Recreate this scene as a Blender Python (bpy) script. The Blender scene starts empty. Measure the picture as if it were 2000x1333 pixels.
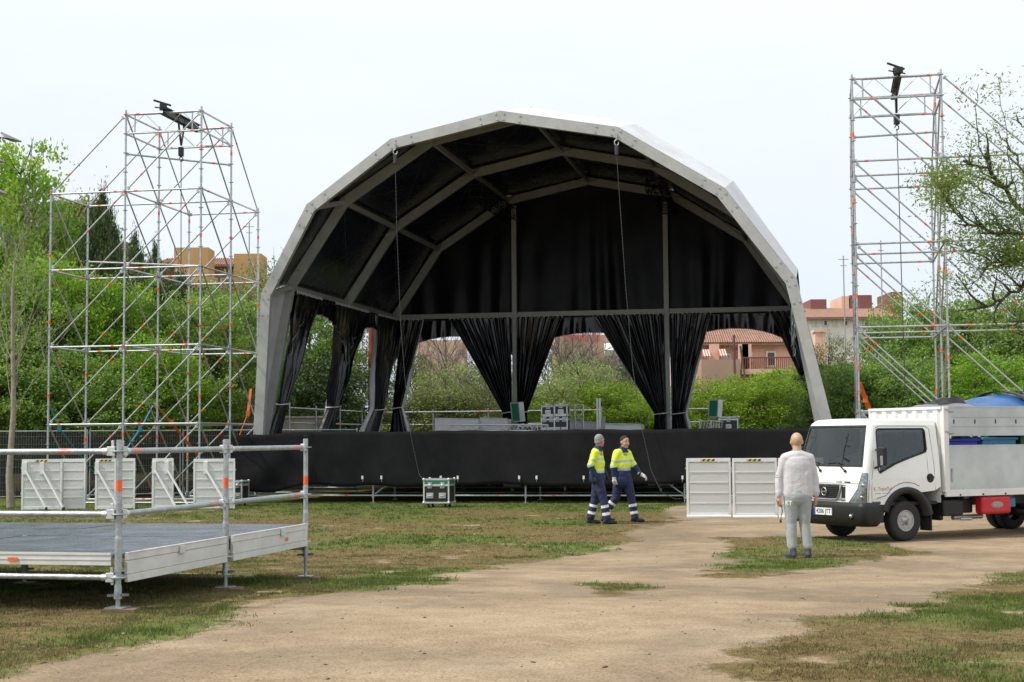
import bpy, math, random
import numpy as np
from mathutils import Vector, Matrix, noise as mnoise
random.seed(7)
SC = bpy.context.scene
COL = SC.collection
R = math.radians

# ---------------------------------------------------------------- camera
FPX, PITCH, ROLL, EYE = 2890.0, R(3.75), 0.0075, 1.7
_rb = Vector((1, 0, 0)); _fw = Vector((0, math.cos(PITCH), math.sin(PITCH))); _ub = Vector((0, -math.sin(PITCH), math.cos(PITCH)))
_R = _rb * math.cos(ROLL) - _ub * math.sin(ROLL); _U = _rb * math.sin(ROLL) + _ub * math.cos(ROLL)
cam = bpy.data.cameras.new('camera'); camo = bpy.data.objects.new('camera', cam); COL.objects.link(camo)
cam.sensor_width = 36; cam.lens = FPX / 2000 * 36; cam.clip_start = 0.1; cam.clip_end = 3000
camo.matrix_world = Matrix(((_R.x, _U.x, -_fw.x, 0), (_R.y, _U.y, -_fw.y, 0), (_R.z, _U.z, -_fw.z, EYE), (0, 0, 0, 1)))
SC.camera = camo

# ---------------------------------------------------------------- sky, sun, exposure
SUN_AZ, SUN_EL = R(254), R(50)          # azimuth clockwise from +Y (the way the camera looks): the sun stands behind and left
w = bpy.data.worlds.new('World'); SC.world = w; w.use_nodes = True
nt = w.node_tree; nt.nodes.clear()
def nd(t, typ, **k):
    n = t.nodes.new(typ)
    for a, b in k.items(): setattr(n, a, b)
    return n
out = nd(nt, 'ShaderNodeOutputWorld'); bg = nd(nt, 'ShaderNodeBackground')
sky = nd(nt, 'ShaderNodeTexSky', sky_type='NISHITA', sun_disc=False, sun_elevation=SUN_EL, sun_rotation=SUN_AZ, air_density=1.0, dust_density=2.5)
tc = nd(nt, 'ShaderNodeTexCoord'); mp = nd(nt, 'ShaderNodeMapping'); mp.inputs['Scale'].default_value = (1.2, 1.2, 5.0)
nz = nd(nt, 'ShaderNodeTexNoise'); nz.inputs['Scale'].default_value = 1.6; nz.inputs['Detail'].default_value = 6; nz.inputs['Roughness'].default_value = .55
cr = nd(nt, 'ShaderNodeValToRGB'); cr.color_ramp.elements[0].position = .32; cr.color_ramp.elements[0].color = (.90, .90, .90, 1); cr.color_ramp.elements[1].position = .62; cr.color_ramp.elements[1].color = (1, 1, 1, 1)
sep = nd(nt, 'ShaderNodeSeparateXYZ'); gr = nd(nt, 'ShaderNodeValToRGB')
gr.color_ramp.elements[0].position = 0.0; gr.color_ramp.elements[0].color = (6.9, 7.7, 9.0, 1)
gr.color_ramp.elements[1].position = 0.30; gr.color_ramp.elements[1].color = (8.9, 9.35, 9.45, 1)
mx = nd(nt, 'ShaderNodeMixRGB'); mx.blend_type = 'MIX'
bg.inputs['Strength'].default_value = 0.11
nt.links.new(tc.outputs['Generated'], mp.inputs['Vector']); nt.links.new(mp.outputs[0], nz.inputs['Vector'])
nt.links.new(nz.outputs['Fac'], cr.inputs[0]); nt.links.new(tc.outputs['Generated'], sep.inputs[0]); nt.links.new(sep.outputs['Z'], gr.inputs[0])
nt.links.new(cr.outputs[0], mx.inputs['Fac']); nt.links.new(sky.outputs[0], mx.inputs[1]); nt.links.new(gr.outputs[0], mx.inputs[2])
nt.links.new(mx.outputs[0], bg.inputs['Color']); nt.links.new(bg.outputs[0], out.inputs['Surface'])
sl = bpy.data.lights.new('sun', 'SUN'); sl.energy = 3.3; sl.angle = R(4); sl.color = (1.0, .955, .88)
so = bpy.data.objects.new('sun', sl); COL.objects.link(so)
sd = Vector((math.sin(SUN_AZ) * math.cos(SUN_EL), math.cos(SUN_AZ) * math.cos(SUN_EL), math.sin(SUN_EL)))
so.rotation_euler = sd.to_track_quat('Z', 'Y').to_euler()
SC.view_settings.view_transform = 'Standard'; SC.view_settings.look = 'None'; SC.view_settings.exposure = 0.06; SC.view_settings.gamma = 1.0
SC.render.engine = 'CYCLES'
SC.cycles.max_bounces = 8; SC.cycles.diffuse_bounces = 3; SC.cycles.glossy_bounces = 3; SC.cycles.transmission_bounces = 6; SC.cycles.transparent_max_bounces = 16
SC.cycles.caustics_reflective = False; SC.cycles.caustics_refractive = False

def ray(px, py):
    return _fw + _R * ((px - 1000) / FPX) - _U * ((py - 666.5) / FPX)
def at(px, py, Y):
    r = ray(px, py); return Vector((0, 0, EYE)) + r * (Y / r.y)
def onz(px, py, z=0.0):
    r = ray(px, py); return Vector((0, 0, EYE)) + r * ((z - EYE) / r.z)
TH = R(11.47)                                    # the stage and its towers stand turned by this angle
AU = Vector((math.cos(TH), -math.sin(TH), 0)); AV = Vector((math.sin(TH), math.cos(TH), 0))
def S(a, b, z): return AU * a + AV * b + Vector((0, 0, z))

# ---------------------------------------------------------------- helpers
def tag(o, label=None, cat=None, group=None, kind=None):
    if label: o['label'] = label
    if cat: o['category'] = cat
    if group: o['group'] = group
    if kind: o['kind'] = kind
    return o
def empty(name, loc, label=None, cat=None, group=None, rz=0.0):
    o = bpy.data.objects.new(name, None); COL.objects.link(o); o.location = loc; o.rotation_euler = (0, 0, rz); o.empty_display_size = .2
    o['_rz'] = rz
    return tag(o, label, cat, group)
def copy_tree(o, parent=None):
    c = o.copy(); COL.objects.link(c); c.parent = parent
    for ch in [x for x in bpy.data.objects if x.parent == o]: copy_tree(ch, c)
    return c
def frame(d, up=Vector((0, 0, 1))):
    d = d.normalized()
    if abs(d.dot(up)) > .99: up = Vector((0, 1, 0))
    x = d.cross(up).normalized(); y = x.cross(d).normalized()
    return x, y, d
class MB:
    def __init__(s): s.v = []; s.f = []; s.m = []; s.s = []
    def add(s, vs, fs, m=0, sm=False):
        b = len(s.v); s.v += [tuple(p) for p in vs]
        for f in fs: s.f.append(tuple(i + b for i in f)); s.m.append(m); s.s.append(sm)
        return s
    def box(s, c, size, m=0, rot=None):
        c = Vector(c); hx, hy, hz = size[0] / 2, size[1] / 2, size[2] / 2
        vs = [Vector((x, y, z)) for z in (-hz, hz) for y in (-hy, hy) for x in (-hx, hx)]
        if rot is not None: vs = [rot @ p for p in vs]
        return s.add([c + p for p in vs], [(0, 2, 3, 1), (4, 5, 7, 6), (0, 1, 5, 4), (2, 6, 7, 3), (0, 4, 6, 2), (1, 3, 7, 5)], m)
    def beam(s, p, q, w, h, m=0, up=Vector((0, 0, 1))):
        p = Vector(p); q = Vector(q); x, y, d = frame(q - p, up)
        vs = [c + x * (i * w / 2) + y * (j * h / 2) for c in (p, q) for i, j in ((-1, -1), (1, -1), (1, 1), (-1, 1))]
        return s.add(vs, [(0, 1, 2, 3), (7, 6, 5, 4), (0, 4, 5, 1), (1, 5, 6, 2), (2, 6, 7, 3), (3, 7, 4, 0)], m)
    def tube(s, p, q, r, n=8, m=0, r2=None, caps=True, sm=True):
        p = Vector(p); q = Vector(q); x, y, d = frame(q - p); r2 = r if r2 is None else r2
        vs = []
        for c, rr in ((p, r), (q, r2)):
            for k in range(n):
                a = 2 * math.pi * k / n; vs.append(c + x * (rr * math.cos(a)) + y * (rr * math.sin(a)))
        s.add(vs, [(k, n + k, n + (k + 1) % n, (k + 1) % n) for k in range(n)], m, sm)
        if caps: s.add(vs, [tuple(range(n)), tuple(range(2 * n - 1, n - 1, -1))], m)
        return s
    def path(s, pts, r, n=6, m=0, closed=False, radii=None):
        pts = [Vector(p) for p in pts]; N = len(pts); vs = []
        px = None
        for i, p in enumerate(pts):
            a = pts[(i - 1) % N] if (closed or i > 0) else p; b = pts[(i + 1) % N] if (closed or i < N - 1) else p
            d = (b - a); d = d.normalized() if d.length > 1e-9 else Vector((0, 0, 1))
            if px is None: px = frame(d)[0]
            px = (px - d * px.dot(d)); px = px.normalized() if px.length > 1e-6 else frame(d)[0]
            y = d.cross(px); rr = radii[i] if radii else r
            for k in range(n):
                t = 2 * math.pi * k / n; vs.append(p + px * (rr * math.cos(t)) + y * (rr * math.sin(t)))
        fs = []
        for i in range(N if closed else N - 1):
            j = (i + 1) % N
            for k in range(n): fs.append((i * n + k, i * n + (k + 1) % n, j * n + (k + 1) % n, j * n + k))
        s.add(vs, fs, m, True)
        if not closed: s.add(vs, [tuple(range(n - 1, -1, -1)), tuple(range((N - 1) * n, N * n))], m)
        return s
    def lathe(s, c, axis, prof, n=24, m=0, sm=True, mats=None, caps=True):
        c = Vector(c); x, y, d = frame(Vector(axis)); vs = []
        for (h, r) in prof:
            for k in range(n):
                t = 2 * math.pi * k / n; vs.append(c + d * h + x * (r * math.cos(t)) + y * (r * math.sin(t)))
        for i in range(len(prof) - 1):
            s.add([], [], m)
        b = len(s.v); s.v += [tuple(p) for p in vs]
        for i in range(len(prof) - 1):
            for k in range(n):
                s.f.append((b + i * n + k, b + i * n + (k + 1) % n, b + (i + 1) * n + (k + 1) % n, b + (i + 1) * n + k)); s.m.append(mats[i] if mats else m); s.s.append(sm)
        if not caps: return s
        s.f.append(tuple(b + k for k in range(n - 1, -1, -1))); s.m.append(mats[0] if mats else m); s.s.append(False)
        s.f.append(tuple(b + (len(prof) - 1) * n + k for k in range(n))); s.m.append(mats[-1] if mats else m); s.s.append(False)
        return s
    def ball(s, c, r, m=0, nu=10, nv=7, sc=(1, 1, 1), rot=None):
        c = Vector(c); vs = []; fs = []
        for i in range(nv + 1):
            ph = math.pi * i / nv
            for k in range(nu):
                t = 2 * math.pi * k / nu; p = Vector((math.sin(ph) * math.cos(t) * sc[0], math.sin(ph) * math.sin(t) * sc[1], math.cos(ph) * sc[2])) * r
                vs.append(c + (rot @ p if rot is not None else p))
        for i in range(nv):
            for k in range(nu): fs.append((i * nu + k, (i + 1) * nu + k, (i + 1) * nu + (k + 1) % nu, i * nu + (k + 1) % nu))
        return s.add(vs, fs, m, True)
    def prism(s, poly, d, m=0):
        poly = [Vector(p) for p in poly]; d = Vector(d); n = len(poly)
        return s.add(poly + [p + d for p in poly], [tuple(range(n - 1, -1, -1)), tuple(range(n, 2 * n))] + [(k, (k + 1) % n, n + (k + 1) % n, n + k) for k in range(n)], m)
    def grid(s, P, m=0, sm=True):
        r = len(P); c = len(P[0]); vs = [p for row in P for p in row]
        return s.add(vs, [(i * c + j, i * c + j + 1, (i + 1) * c + j + 1, (i + 1) * c + j) for i in range(r - 1) for j in range(c - 1)], m, sm)
    def build(s, name, mats, parent=None, world=True, bevel=0, seg=2):
        """vertices in world space when world=True (root empties are unrotated or carry _rz), else already local to the parent"""
        if not isinstance(mats, (list, tuple)): mats = [mats]
        me = bpy.data.meshes.new(name); V = np.array(s.v, dtype=float).reshape(-1, 3)
        off = Vector((0, 0, 0))
        if world:
            top = parent
            if parent is not None:
                while top.parent is not None: top = top.parent
                base = Vector(top.location); V = V - np.array(base)
                rz = top.get('_rz', 0.0)
                if rz:
                    c, q = math.cos(-rz), math.sin(-rz); V = np.stack([V[:, 0] * c - V[:, 1] * q, V[:, 0] * q + V[:, 1] * c, V[:, 2]], 1)
            else:
                off = Vector(((V[:, 0].min() + V[:, 0].max()) / 2, (V[:, 1].min() + V[:, 1].max()) / 2, V[:, 2].min())); V = V - np.array(off)
        me.from_pydata(V.tolist(), [], s.f)
        for mm in mats: me.materials.append(mm)
        me.polygons.foreach_set('material_index', s.m); me.polygons.foreach_set('use_smooth', s.s); me.update()
        o = bpy.data.objects.new(name, me); COL.objects.link(o); o.parent = parent; o.location = off
        if bevel:
            b = o.modifiers.new('bevel', 'BEVEL'); b.width = bevel; b.segments = seg; b.limit_method = 'ANGLE'; b.angle_limit = R(35)
        return o

# ---------------------------------------------------------------- materials
MATS = {}
def mat(name, col, rough=.6, metal=0.0, var=0.0, vscale=3.0, bump=0.0, bscale=20.0, col2=None, spec=.5, coat=0.0, stretch=None, emit=None, sheen=0):
    m = bpy.data.materials.new(name); m.use_nodes = True; t = m.node_tree; p = t.nodes['Principled BSDF']
    p.inputs['Roughness'].default_value = rough; p.inputs['Metallic'].default_value = metal; p.inputs['Specular IOR Level'].default_value = spec; p.inputs['Coat Weight'].default_value = coat
    p.inputs['Base Color'].default_value = (*col, 1)
    if sheen: p.inputs['Sheen Weight'].default_value = sheen
    if emit: p.inputs['Emission Color'].default_value = (*emit, 1); p.inputs['Emission Strength'].default_value = 1
    c = nd(t, 'ShaderNodeTexCoord'); vec = c.outputs['Object']
    if stretch:
        mp = nd(t, 'ShaderNodeMapping'); mp.inputs['Scale'].default_value = stretch; t.links.new(vec, mp.inputs['Vector']); vec = mp.outputs[0]
    if var or col2:
        n = nd(t, 'ShaderNodeTexNoise'); n.inputs['Scale'].default_value = vscale; n.inputs['Detail'].default_value = 5; n.inputs['Roughness'].default_value = .65
        t.links.new(vec, n.inputs['Vector'])
        r = nd(t, 'ShaderNodeValToRGB'); r.color_ramp.elements[0].position = .35; r.color_ramp.elements[1].position = .65
        c2 = col2 if col2 else tuple(min(1, x * (1 + var)) for x in col); c1 = col if col2 else tuple(x * (1 - var) for x in col)
        r.color_ramp.elements[0].color = (*c1, 1); r.color_ramp.elements[1].color = (*c2, 1)
        t.links.new(n.outputs['Fac'], r.inputs[0]); t.links.new(r.outputs[0], p.inputs['Base Color'])
        if rough > .1:
            mr = nd(t, 'ShaderNodeMapRange'); mr.inputs['To Min'].default_value = max(.05, rough - .1); mr.inputs['To Max'].default_value = min(1, rough + .12)
            t.links.new(n.outputs['Fac'], mr.inputs['Value']); t.links.new(mr.outputs[0], p.inputs['Roughness'])
    if bump:
        n2 = nd(t, 'ShaderNodeTexNoise'); n2.inputs['Scale'].default_value = bscale; n2.inputs['Detail'].default_value = 4
        t.links.new(vec, n2.inputs['Vector']); bm = nd(t, 'ShaderNodeBump'); bm.inputs['Strength'].default_value = bump; bm.inputs['Distance'].default_value = .05
        t.links.new(n2.outputs['Fac'], bm.inputs['Height']); t.links.new(bm.outputs[0], p.inputs['Normal'])
    MATS[name] = m
    return m
galv = mat('galvanised_steel', (.46, .48, .50), .42, .75, .18, 14, .05, 60)
galv_near = mat('galvanised_steel_worn', (.40, .43, .45), .45, .7, .22, 9, .12, 45)
tape = mat('orange_tape', (.85, .13, .03), .5, 0, .15, 20)
alu = mat('aluminium_profile', (.42, .425, .415), .5, .25, .10, 2.5, .04, 30)
alu_pale = mat('bare_aluminium', (.62, .63, .63), .42, .6, .12, 5)
pvc_black = mat('black_pvc', (.005, .006, .009), .19, 0, .3, 1.2, .30, 3.0, spec=.55)
wall_black = mat('black_pvc_wall', (.004, .006, .011), .36, 0, .3, 1.2, .25, 1.6, spec=.22)
pvc_black_flat = mat('black_pvc_lining', (.004, .006, .016), .26, 0, .3, .8, .3, 1.1, spec=.30)
pvc_white = mat('white_pvc', (.62, .62, .66), .45, 0, .10, 1.2, .2, 1.5)
cloth_black = mat('black_molton', (.014, .014, .016), .92, 0, .25, 1.5, .15, 4, spec=.15)
rope = mat('grey_rope', (.35, .34, .32), .7)
steel_dark = mat('dark_steel', (.06, .06, .065), .5, .4)
black_paint = mat('black_paint', (.012, .012, .014), .45)
black_rubber = mat('black_rubber', (.022, .022, .022), .75, 0, .2, 12, .1, 40)
white_paint = mat('white_paint', (.86, .87, .86), .28, 0, .03, 2, coat=.3)
white_alu = mat('white_powder_coat', (.74, .75, .75), .45, 0, .05, 5)
wood = mat('plywood', (.17, .115, .075), .8, 0, .3, 10)
# ---------------------------------------------------------------- ground
rng = np.random.default_rng(11)
_G = {}
def vnoise(x, y, sc, seed):
    if seed not in _G: _G[seed] = np.random.default_rng(seed).random((256, 256))
    g = _G[seed]; X = x / sc + 1000.37; Y = y / sc + 1000.71; i = np.floor(X).astype(int); j = np.floor(Y).astype(int); fx = X - i; fy = Y - j
    fx = fx * fx * (3 - 2 * fx); fy = fy * fy * (3 - 2 * fy)
    a = g[i % 256, j % 256]; b = g[(i + 1) % 256, j % 256]; c = g[i % 256, (j + 1) % 256]; d = g[(i + 1) % 256, (j + 1) % 256]
    return (a * (1 - fx) + b * fx) * (1 - fy) + (c * (1 - fx) + d * fx) * fy
def fbm(x, y, sc, seed, o=4):
    r = 0; amp = .5; tot = 0
    for k in range(o): r = r + amp * vnoise(x, y, sc / 2 ** k, seed + k); tot += amp; amp *= .55
    return r / tot
def gz(x, y):
    x = np.asarray(x, float); y = np.asarray(y, float)
    t = np.clip((y + .5 * x - 10.2) / 11.5, 0, 1); t = t * t * (3 - 2 * t)
    return .345 * (1 - t) + .03 * (fbm(x, y, 1.3, 50) - .5) * np.clip((45 - y) / 10, 0, 1) + .012 * (fbm(x, y, .25, 60, 2) - .5)
def gzf(x, y): return float(gz(np.array([x]), np.array([y]))[0])
def onground(px, py):
    p = onz(px, py, 0)
    for _ in range(6): p = onz(px, py, gzf(p.x, p.y))
    return p
def topoly(pts): return np.array([tuple(onground(*p))[:2] for p in pts])
def sdist(X, Y, poly):
    """signed distance to a polygon, positive inside"""
    d = np.full(X.shape, 1e9); ins = np.zeros(X.shape, bool); n = len(poly)
    for k in range(n):
        ax, ay = poly[k]; bx, by = poly[(k + 1) % n]
        ex, ey = bx - ax, by - ay; L = ex * ex + ey * ey + 1e-12
        t = np.clip(((X - ax) * ex + (Y - ay) * ey) / L, 0, 1)
        d = np.minimum(d, np.hypot(X - ax - t * ex, Y - ay - t * ey))
        c = ((ay > Y) != (by > Y)) & (X < (bx - ax) * (Y - ay) / (by - ay + 1e-12) + ax); ins ^= c
    return np.where(ins, d, -d)
LAWN = np.vstack([topoly([(-400, 1420), (60, 1335), (170, 1298), (330, 1262), (425, 1222), (470, 1190), (600, 1166), (760, 1152), (900, 1122), (1050, 1100), (1180, 1075), (1240, 1042), (1310, 1016), (1302, 992), (1400, 984)]), np.array([(60, 40), (60, 400), (-400, 400), (-400, 2)])])
ISLAND = topoly([(1395, 1052), (1500, 1044), (1640, 1052), (1750, 1068), (1860, 1082), (1730, 1102), (1640, 1108), (1560, 1117), (1480, 1132), (1370, 1128), (1345, 1112), (1400, 1095), (1378, 1072)])
PATCH = topoly([(1090, 1136), (1180, 1138), (1320, 1143), (1245, 1163), (1165, 1170)])
CORNER = np.vstack([topoly([(2060, 1100), (1950, 1122), (1850, 1150), (1700, 1188), (1510, 1212), (1535, 1236), (1380, 1262), (1300, 1292), (1330, 1345), (1330, 1420)]), np.array([(5, 2), (40, 2), (40, 14)])])
def masks(X, Y):
    wob = (fbm(X, Y, 1.2, 100) - .5) * 1.1 + (fbm(X, Y, .3, 120, 3) - .5) * .5
    g = np.full(X.shape, -9.)
    for p, k in ((LAWN, 1), (ISLAND, .75), (PATCH, .35), (CORNER, .9)):
        g = np.maximum(g, np.clip(sdist(X, Y, p), -3, 3) * (2.2 if k < .5 else 1.3) + wob * (1.5 if k < 1 else 1.2) - (.28 if k < 1 else 0))
    edge = np.clip(1 - np.abs(g + .55) / .9, 0, 1) * np.clip((fbm(X, Y, .6, 250, 4) - .36) * 4, 0, 1)
    g = np.clip(g * 1.3 + .5, 0, 1)
    g = g * np.clip((fbm(X, Y, .55, 140, 4) - .12) * 4, 0, 1)
    dry = np.clip((fbm(X, Y, 1.9, 160, 5) - .46) * 3.6 + .5, 0, 1)
    # green band right in front of the stage and along its foot
    b = X * AV.x + Y * AV.y
    dry = np.where((b > 33.4) & (b < 39), np.clip(dry - (b - 33.4) * .45, 0, 1), dry)
    dark = np.clip((fbm(X * .8, Y * 1.0, 1.5, 200, 5) - .53) * 7, 0, 1) * (.5 + .5 * np.clip((fbm(X, Y, .4, 230, 4) - .42) * 6, 0, 1))
    return g, dry, np.clip(dark + edge * .9, 0, 1)
def axis(lo, hi, step, far, ratio=1.35):
    a = list(np.arange(lo, hi + step / 2, step)); s = step
    while a[-1] < far: s *= ratio; a.append(a[-1] + s)
    s = step
    while a[0] > -far: s *= ratio; a.insert(0, a[0] - s)
    return np.array(a)
gx = axis(-15, 15, .11, 900); gy = axis(6.5, 41, .11, 1200); 
GX, GY = np.meshgrid(gx, gy, indexing='xy'); GZ = gz(GX, GY)
GZ = np.where(GY < -2, .345, GZ)
gm, gd, gk = masks(GX, GY)
nx, ny = len(gx), len(gy)
me = bpy.data.meshes.new('ground'); me.vertices.add(nx * ny)
me.vertices.foreach_set('co', np.stack([GX, GY, GZ], -1).ravel())
ii, jj = np.meshgrid(np.arange(nx - 1), np.arange(ny - 1), indexing='xy'); b0 = (jj * nx + ii).ravel()
quads = np.stack([b0, b0 + 1, b0 + 1 + nx, b0 + nx], 1).ravel()
me.loops.add(len(quads)); me.loops.foreach_set('vertex_index', quads); me.polygons.add(len(b0))
me.polygons.foreach_set('loop_start', np.arange(len(b0)) * 4); me.polygons.foreach_set('loop_total', np.full(len(b0), 4)); me.polygons.foreach_set('use_smooth', np.ones(len(b0), bool)); me.update()
ca = me.color_attributes.new('cover', 'FLOAT_COLOR', 'POINT'); ca.data.foreach_set('color', np.stack([gm, gd, gk, np.ones_like(gm)], -1).ravel())
gmat = bpy.data.materials.new('soil_and_turf'); gmat.use_nodes = True; t = gmat.node_tree; p = t.nodes['Principled BSDF']; p.inputs['Roughness'].default_value = .95; p.inputs['Specular IOR Level'].default_value = .15
at_ = nd(t, 'ShaderNodeAttribute', attribute_name='cover'); sp = nd(t, 'ShaderNodeSeparateColor'); t.links.new(at_.outputs['Color'], sp.inputs[0])
tcn = nd(t, 'ShaderNodeTexCoord')
def noi(scale, det=6, ro=.6):
    n = nd(t, 'ShaderNodeTexNoise'); n.inputs['Scale'].default_value = scale; n.inputs['Detail'].default_value = det; n.inputs['Roughness'].default_value = ro; t.links.new(tcn.outputs['Object'], n.inputs['Vector']); return n.outputs['Fac']
def ramp(inp, stops):
    r = nd(t, 'ShaderNodeValToRGB'); e = r.color_ramp.elements
    while len(e) < len(stops): e.new(.5)
    for k, (pp, c) in enumerate(stops): e[k].position = pp; e[k].color = (*c, 1)
    t.links.new(inp, r.inputs[0]); return r.outputs[0]
def mix(f, a, b):
    m = nd(t, 'ShaderNodeMixRGB'); t.links.new(a, m.inputs[1]); t.links.new(b, m.inputs[2])
    if isinstance(f, float): m.inputs[0].default_value = f
    else: t.links.new(f, m.inputs[0])
    return m.outputs[0]
def mth(op, a, b, clamp=False):
    m = nd(t, 'ShaderNodeMath', operation=op); m.use_clamp = clamp
    for k, v in enumerate((a, b)):
        if isinstance(v, (int, float)): m.inputs[k].default_value = v
        else: t.links.new(v, m.inputs[k])
    return m.outputs[0]
dirt = ramp(mth('ADD', mth('MULTIPLY', noi(.55, 8, .62), .55), mth('MULTIPLY', noi(2.6, 8, .72), .45)), [(.36, (.19, .138, .088)), (.47, (.32, .232, .142)), (.58, (.44, .345, .235))])
dirt = mix(mth('MULTIPLY', noi(17, 7, .8), .95), dirt, ramp(noi(60, 3, .7), [(.40, (.11, .078, .05)), (.56, (.43, .325, .22))]))
dirt = mix(mth('MULTIPLY', sp.outputs[2], .5), dirt, ramp(noi(9), [(.3, (.10, .075, .055)), (.7, (.20, .155, .115))]))
grn = ramp(noi(5, 8, .78), [(.32, (.045, .062, .015)), (.5, (.10, .135, .030)), (.68, (.20, .22, .06))])
drc = ramp(noi(8, 8, .8), [(.32, (.075, .052, .024)), (.5, (.165, .120, .050)), (.66, (.27, .20, .095))])
dfac = mth('ADD', sp.outputs[1], mth('MULTIPLY', mth('SUBTRACT', noi(3.2, 6, .7), .5), 2.0), True)
grass_c = mix(dfac, grn, drc)
gf = mth('ADD', sp.outputs[0], mth('MULTIPLY', mth('SUBTRACT', noi(9, 7, .8), .5), 1.5))
gf = mth('MULTIPLY', mth('SUBTRACT', gf, .38), 4.0, True)
t.links.new(mix(gf, dirt, grass_c), p.inputs['Base Color'])
bp = nd(t, 'ShaderNodeBump'); bp.inputs['Strength'].default_value = .5; bp.inputs['Distance'].default_value = .035
t.links.new(mth('ADD', mth('MULTIPLY', noi(45, 4, .7), mth('ADD', mth('MULTIPLY', gf, 1.0), .25)), mth('MULTIPLY', noi(9, 3), .6)), bp.inputs['Height']); t.links.new(bp.outputs[0], p.inputs['Normal'])
me.materials.append(gmat); go = bpy.data.objects.new('ground', me); COL.objects.link(go); tag(go, kind='structure')

def mesh_np(name, V, F, mats, smooth=False, midx=None):
    me = bpy.data.meshes.new(name); me.vertices.add(len(V)); me.vertices.foreach_set('co', np.asarray(V, np.float32).ravel())
    k = F.shape[1]; me.loops.add(F.size); me.loops.foreach_set('vertex_index', F.ravel().astype(np.int32)); me.polygons.add(len(F))
    me.polygons.foreach_set('loop_start', np.arange(len(F)) * k); me.polygons.foreach_set('loop_total', np.full(len(F), k))
    if smooth: me.polygons.foreach_set('use_smooth', np.ones(len(F), bool))
    for m in mats: me.materials.append(m)
    if midx is not None: me.polygons.foreach_set('material_index', midx.astype(np.int32))
    me.update(); return me

# grass blades: short tufts over the turf, density from the same cover map
def leafmat(name, cols, trans=.35, rough=.6, nscale=1.2):
    m = bpy.data.materials.new(name); m.use_nodes = True; t = m.node_tree; t.nodes.clear()
    o = nd(t, 'ShaderNodeOutputMaterial'); d = nd(t, 'ShaderNodeBsdfPrincipled'); d.inputs['Roughness'].default_value = rough; d.inputs['Specular IOR Level'].default_value = .25; tr = nd(t, 'ShaderNodeBsdfTranslucent'); mx = nd(t, 'ShaderNodeMixShader'); mx.inputs[0].default_value = trans
    g = nd(t, 'ShaderNodeNewGeometry'); r = nd(t, 'ShaderNodeValToRGB'); e = r.color_ramp.elements
    while len(e) < len(cols): e.new(.5)
    for k, c in enumerate(cols): e[k].position = k / (len(cols) - 1); e[k].color = (*c, 1)
    tcn = nd(t, 'ShaderNodeTexCoord'); n = nd(t, 'ShaderNodeTexNoise'); n.inputs['Scale'].default_value = nscale; n.inputs['Detail'].default_value = 3; t.links.new(tcn.outputs['Object'], n.inputs['Vector'])
    oi = nd(t, 'ShaderNodeObjectInfo')
    m1 = nd(t, 'ShaderNodeMath', operation='MULTIPLY'); m1.inputs[1].default_value = .45; t.links.new(g.outputs['Random Per Island'], m1.inputs[0])
    m2 = nd(t, 'ShaderNodeMath', operation='MULTIPLY_ADD'); m2.inputs[1].default_value = 1.5; t.links.new(n.outputs['Fac'], m2.inputs[0]); t.links.new(m1.outputs[0], m2.inputs[2])
    m3 = nd(t, 'ShaderNodeMath', operation='SUBTRACT'); m3.inputs[1].default_value = .48; t.links.new(m2.outputs[0], m3.inputs[0]); 
    m4 = nd(t, 'ShaderNodeMath', operation='MULTIPLY_ADD'); m4.inputs[1].default_value = .22; t.links.new(oi.outputs['Random'], m4.inputs[0]); t.links.new(m3.outputs[0], m4.inputs[2]); m5 = nd(t, 'ShaderNodeMath', operation='SUBTRACT'); m5.inputs[1].default_value = .11; m5.use_clamp = True; t.links.new(m4.outputs[0], m5.inputs[0])
    t.links.new(m5.outputs[0], r.inputs[0]); t.links.new(r.outputs[0], d.inputs['Base Color']); t.links.new(r.outputs[0], tr.inputs['Color'])
    t.links.new(d.outputs[0], mx.inputs[1]); t.links.new(tr.outputs[0], mx.inputs[2]); t.links.new(mx.outputs[0], o.inputs['Surface'])
    return m
blade_green = leafmat('grass_green', [(.045, .07, .015), (.095, .14, .028), (.18, .21, .05)], .3)
blade_dry = leafmat('grass_dry', [(.11, .085, .035), (.19, .15, .065), (.29, .23, .11)], .2)
def scatter(n, y0, y1, hmin, hmax, wid, seed, pw=1.0):
    r = np.random.default_rng(seed)
    Y = y0 + (y1 - y0) * r.random(n) ** pw; X = (r.random(n) - .5) * 2 * (Y * .36 + .5)
    g, dry, dk = masks(X, Y)
    keep = r.random(n) < np.clip(g * 1.2 - .2, 0, 1) ** 1.8 * (.15 + .75 * np.clip((fbm(X, Y, .35, 300, 3) - .46) * 6, 0, 1))
    X, Y, dry = X[keep], Y[keep], dry[keep]; n = len(X); Z = gz(X, Y) - .004
    # a tuft = 3 blades
    X = np.repeat(X, 3) + r.normal(0, .018, 3 * n); Y = np.repeat(Y, 3) + r.normal(0, .018, 3 * n); Z = np.repeat(Z, 3); dry = np.repeat(dry, 3); n *= 3
    h = hmin + (hmax - hmin) * r.random(n) ** 2; h = h * (1.15 - .6 * dry); a = r.random(n) * 2 * np.pi; wd = wid * (.6 + .8 * r.random(n)); le = r.random(n) * .9 * h; b = r.random(n) * 2 * np.pi
    V = np.stack([np.stack([X - np.cos(a) * wd, Y - np.sin(a) * wd, Z], 1), np.stack([X + np.cos(a) * wd, Y + np.sin(a) * wd, Z], 1), np.stack([X + np.cos(b) * le, Y + np.sin(b) * le, Z + h], 1)], 1).reshape(-1, 3)
    return V, (r.random(n) < np.clip(dry * 1.1 - .05 + (fbm(X, Y, .3, 333, 2) - .5) * 1.4, .03, .97)).astype(int)
Vs, Ms = [], []
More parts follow.
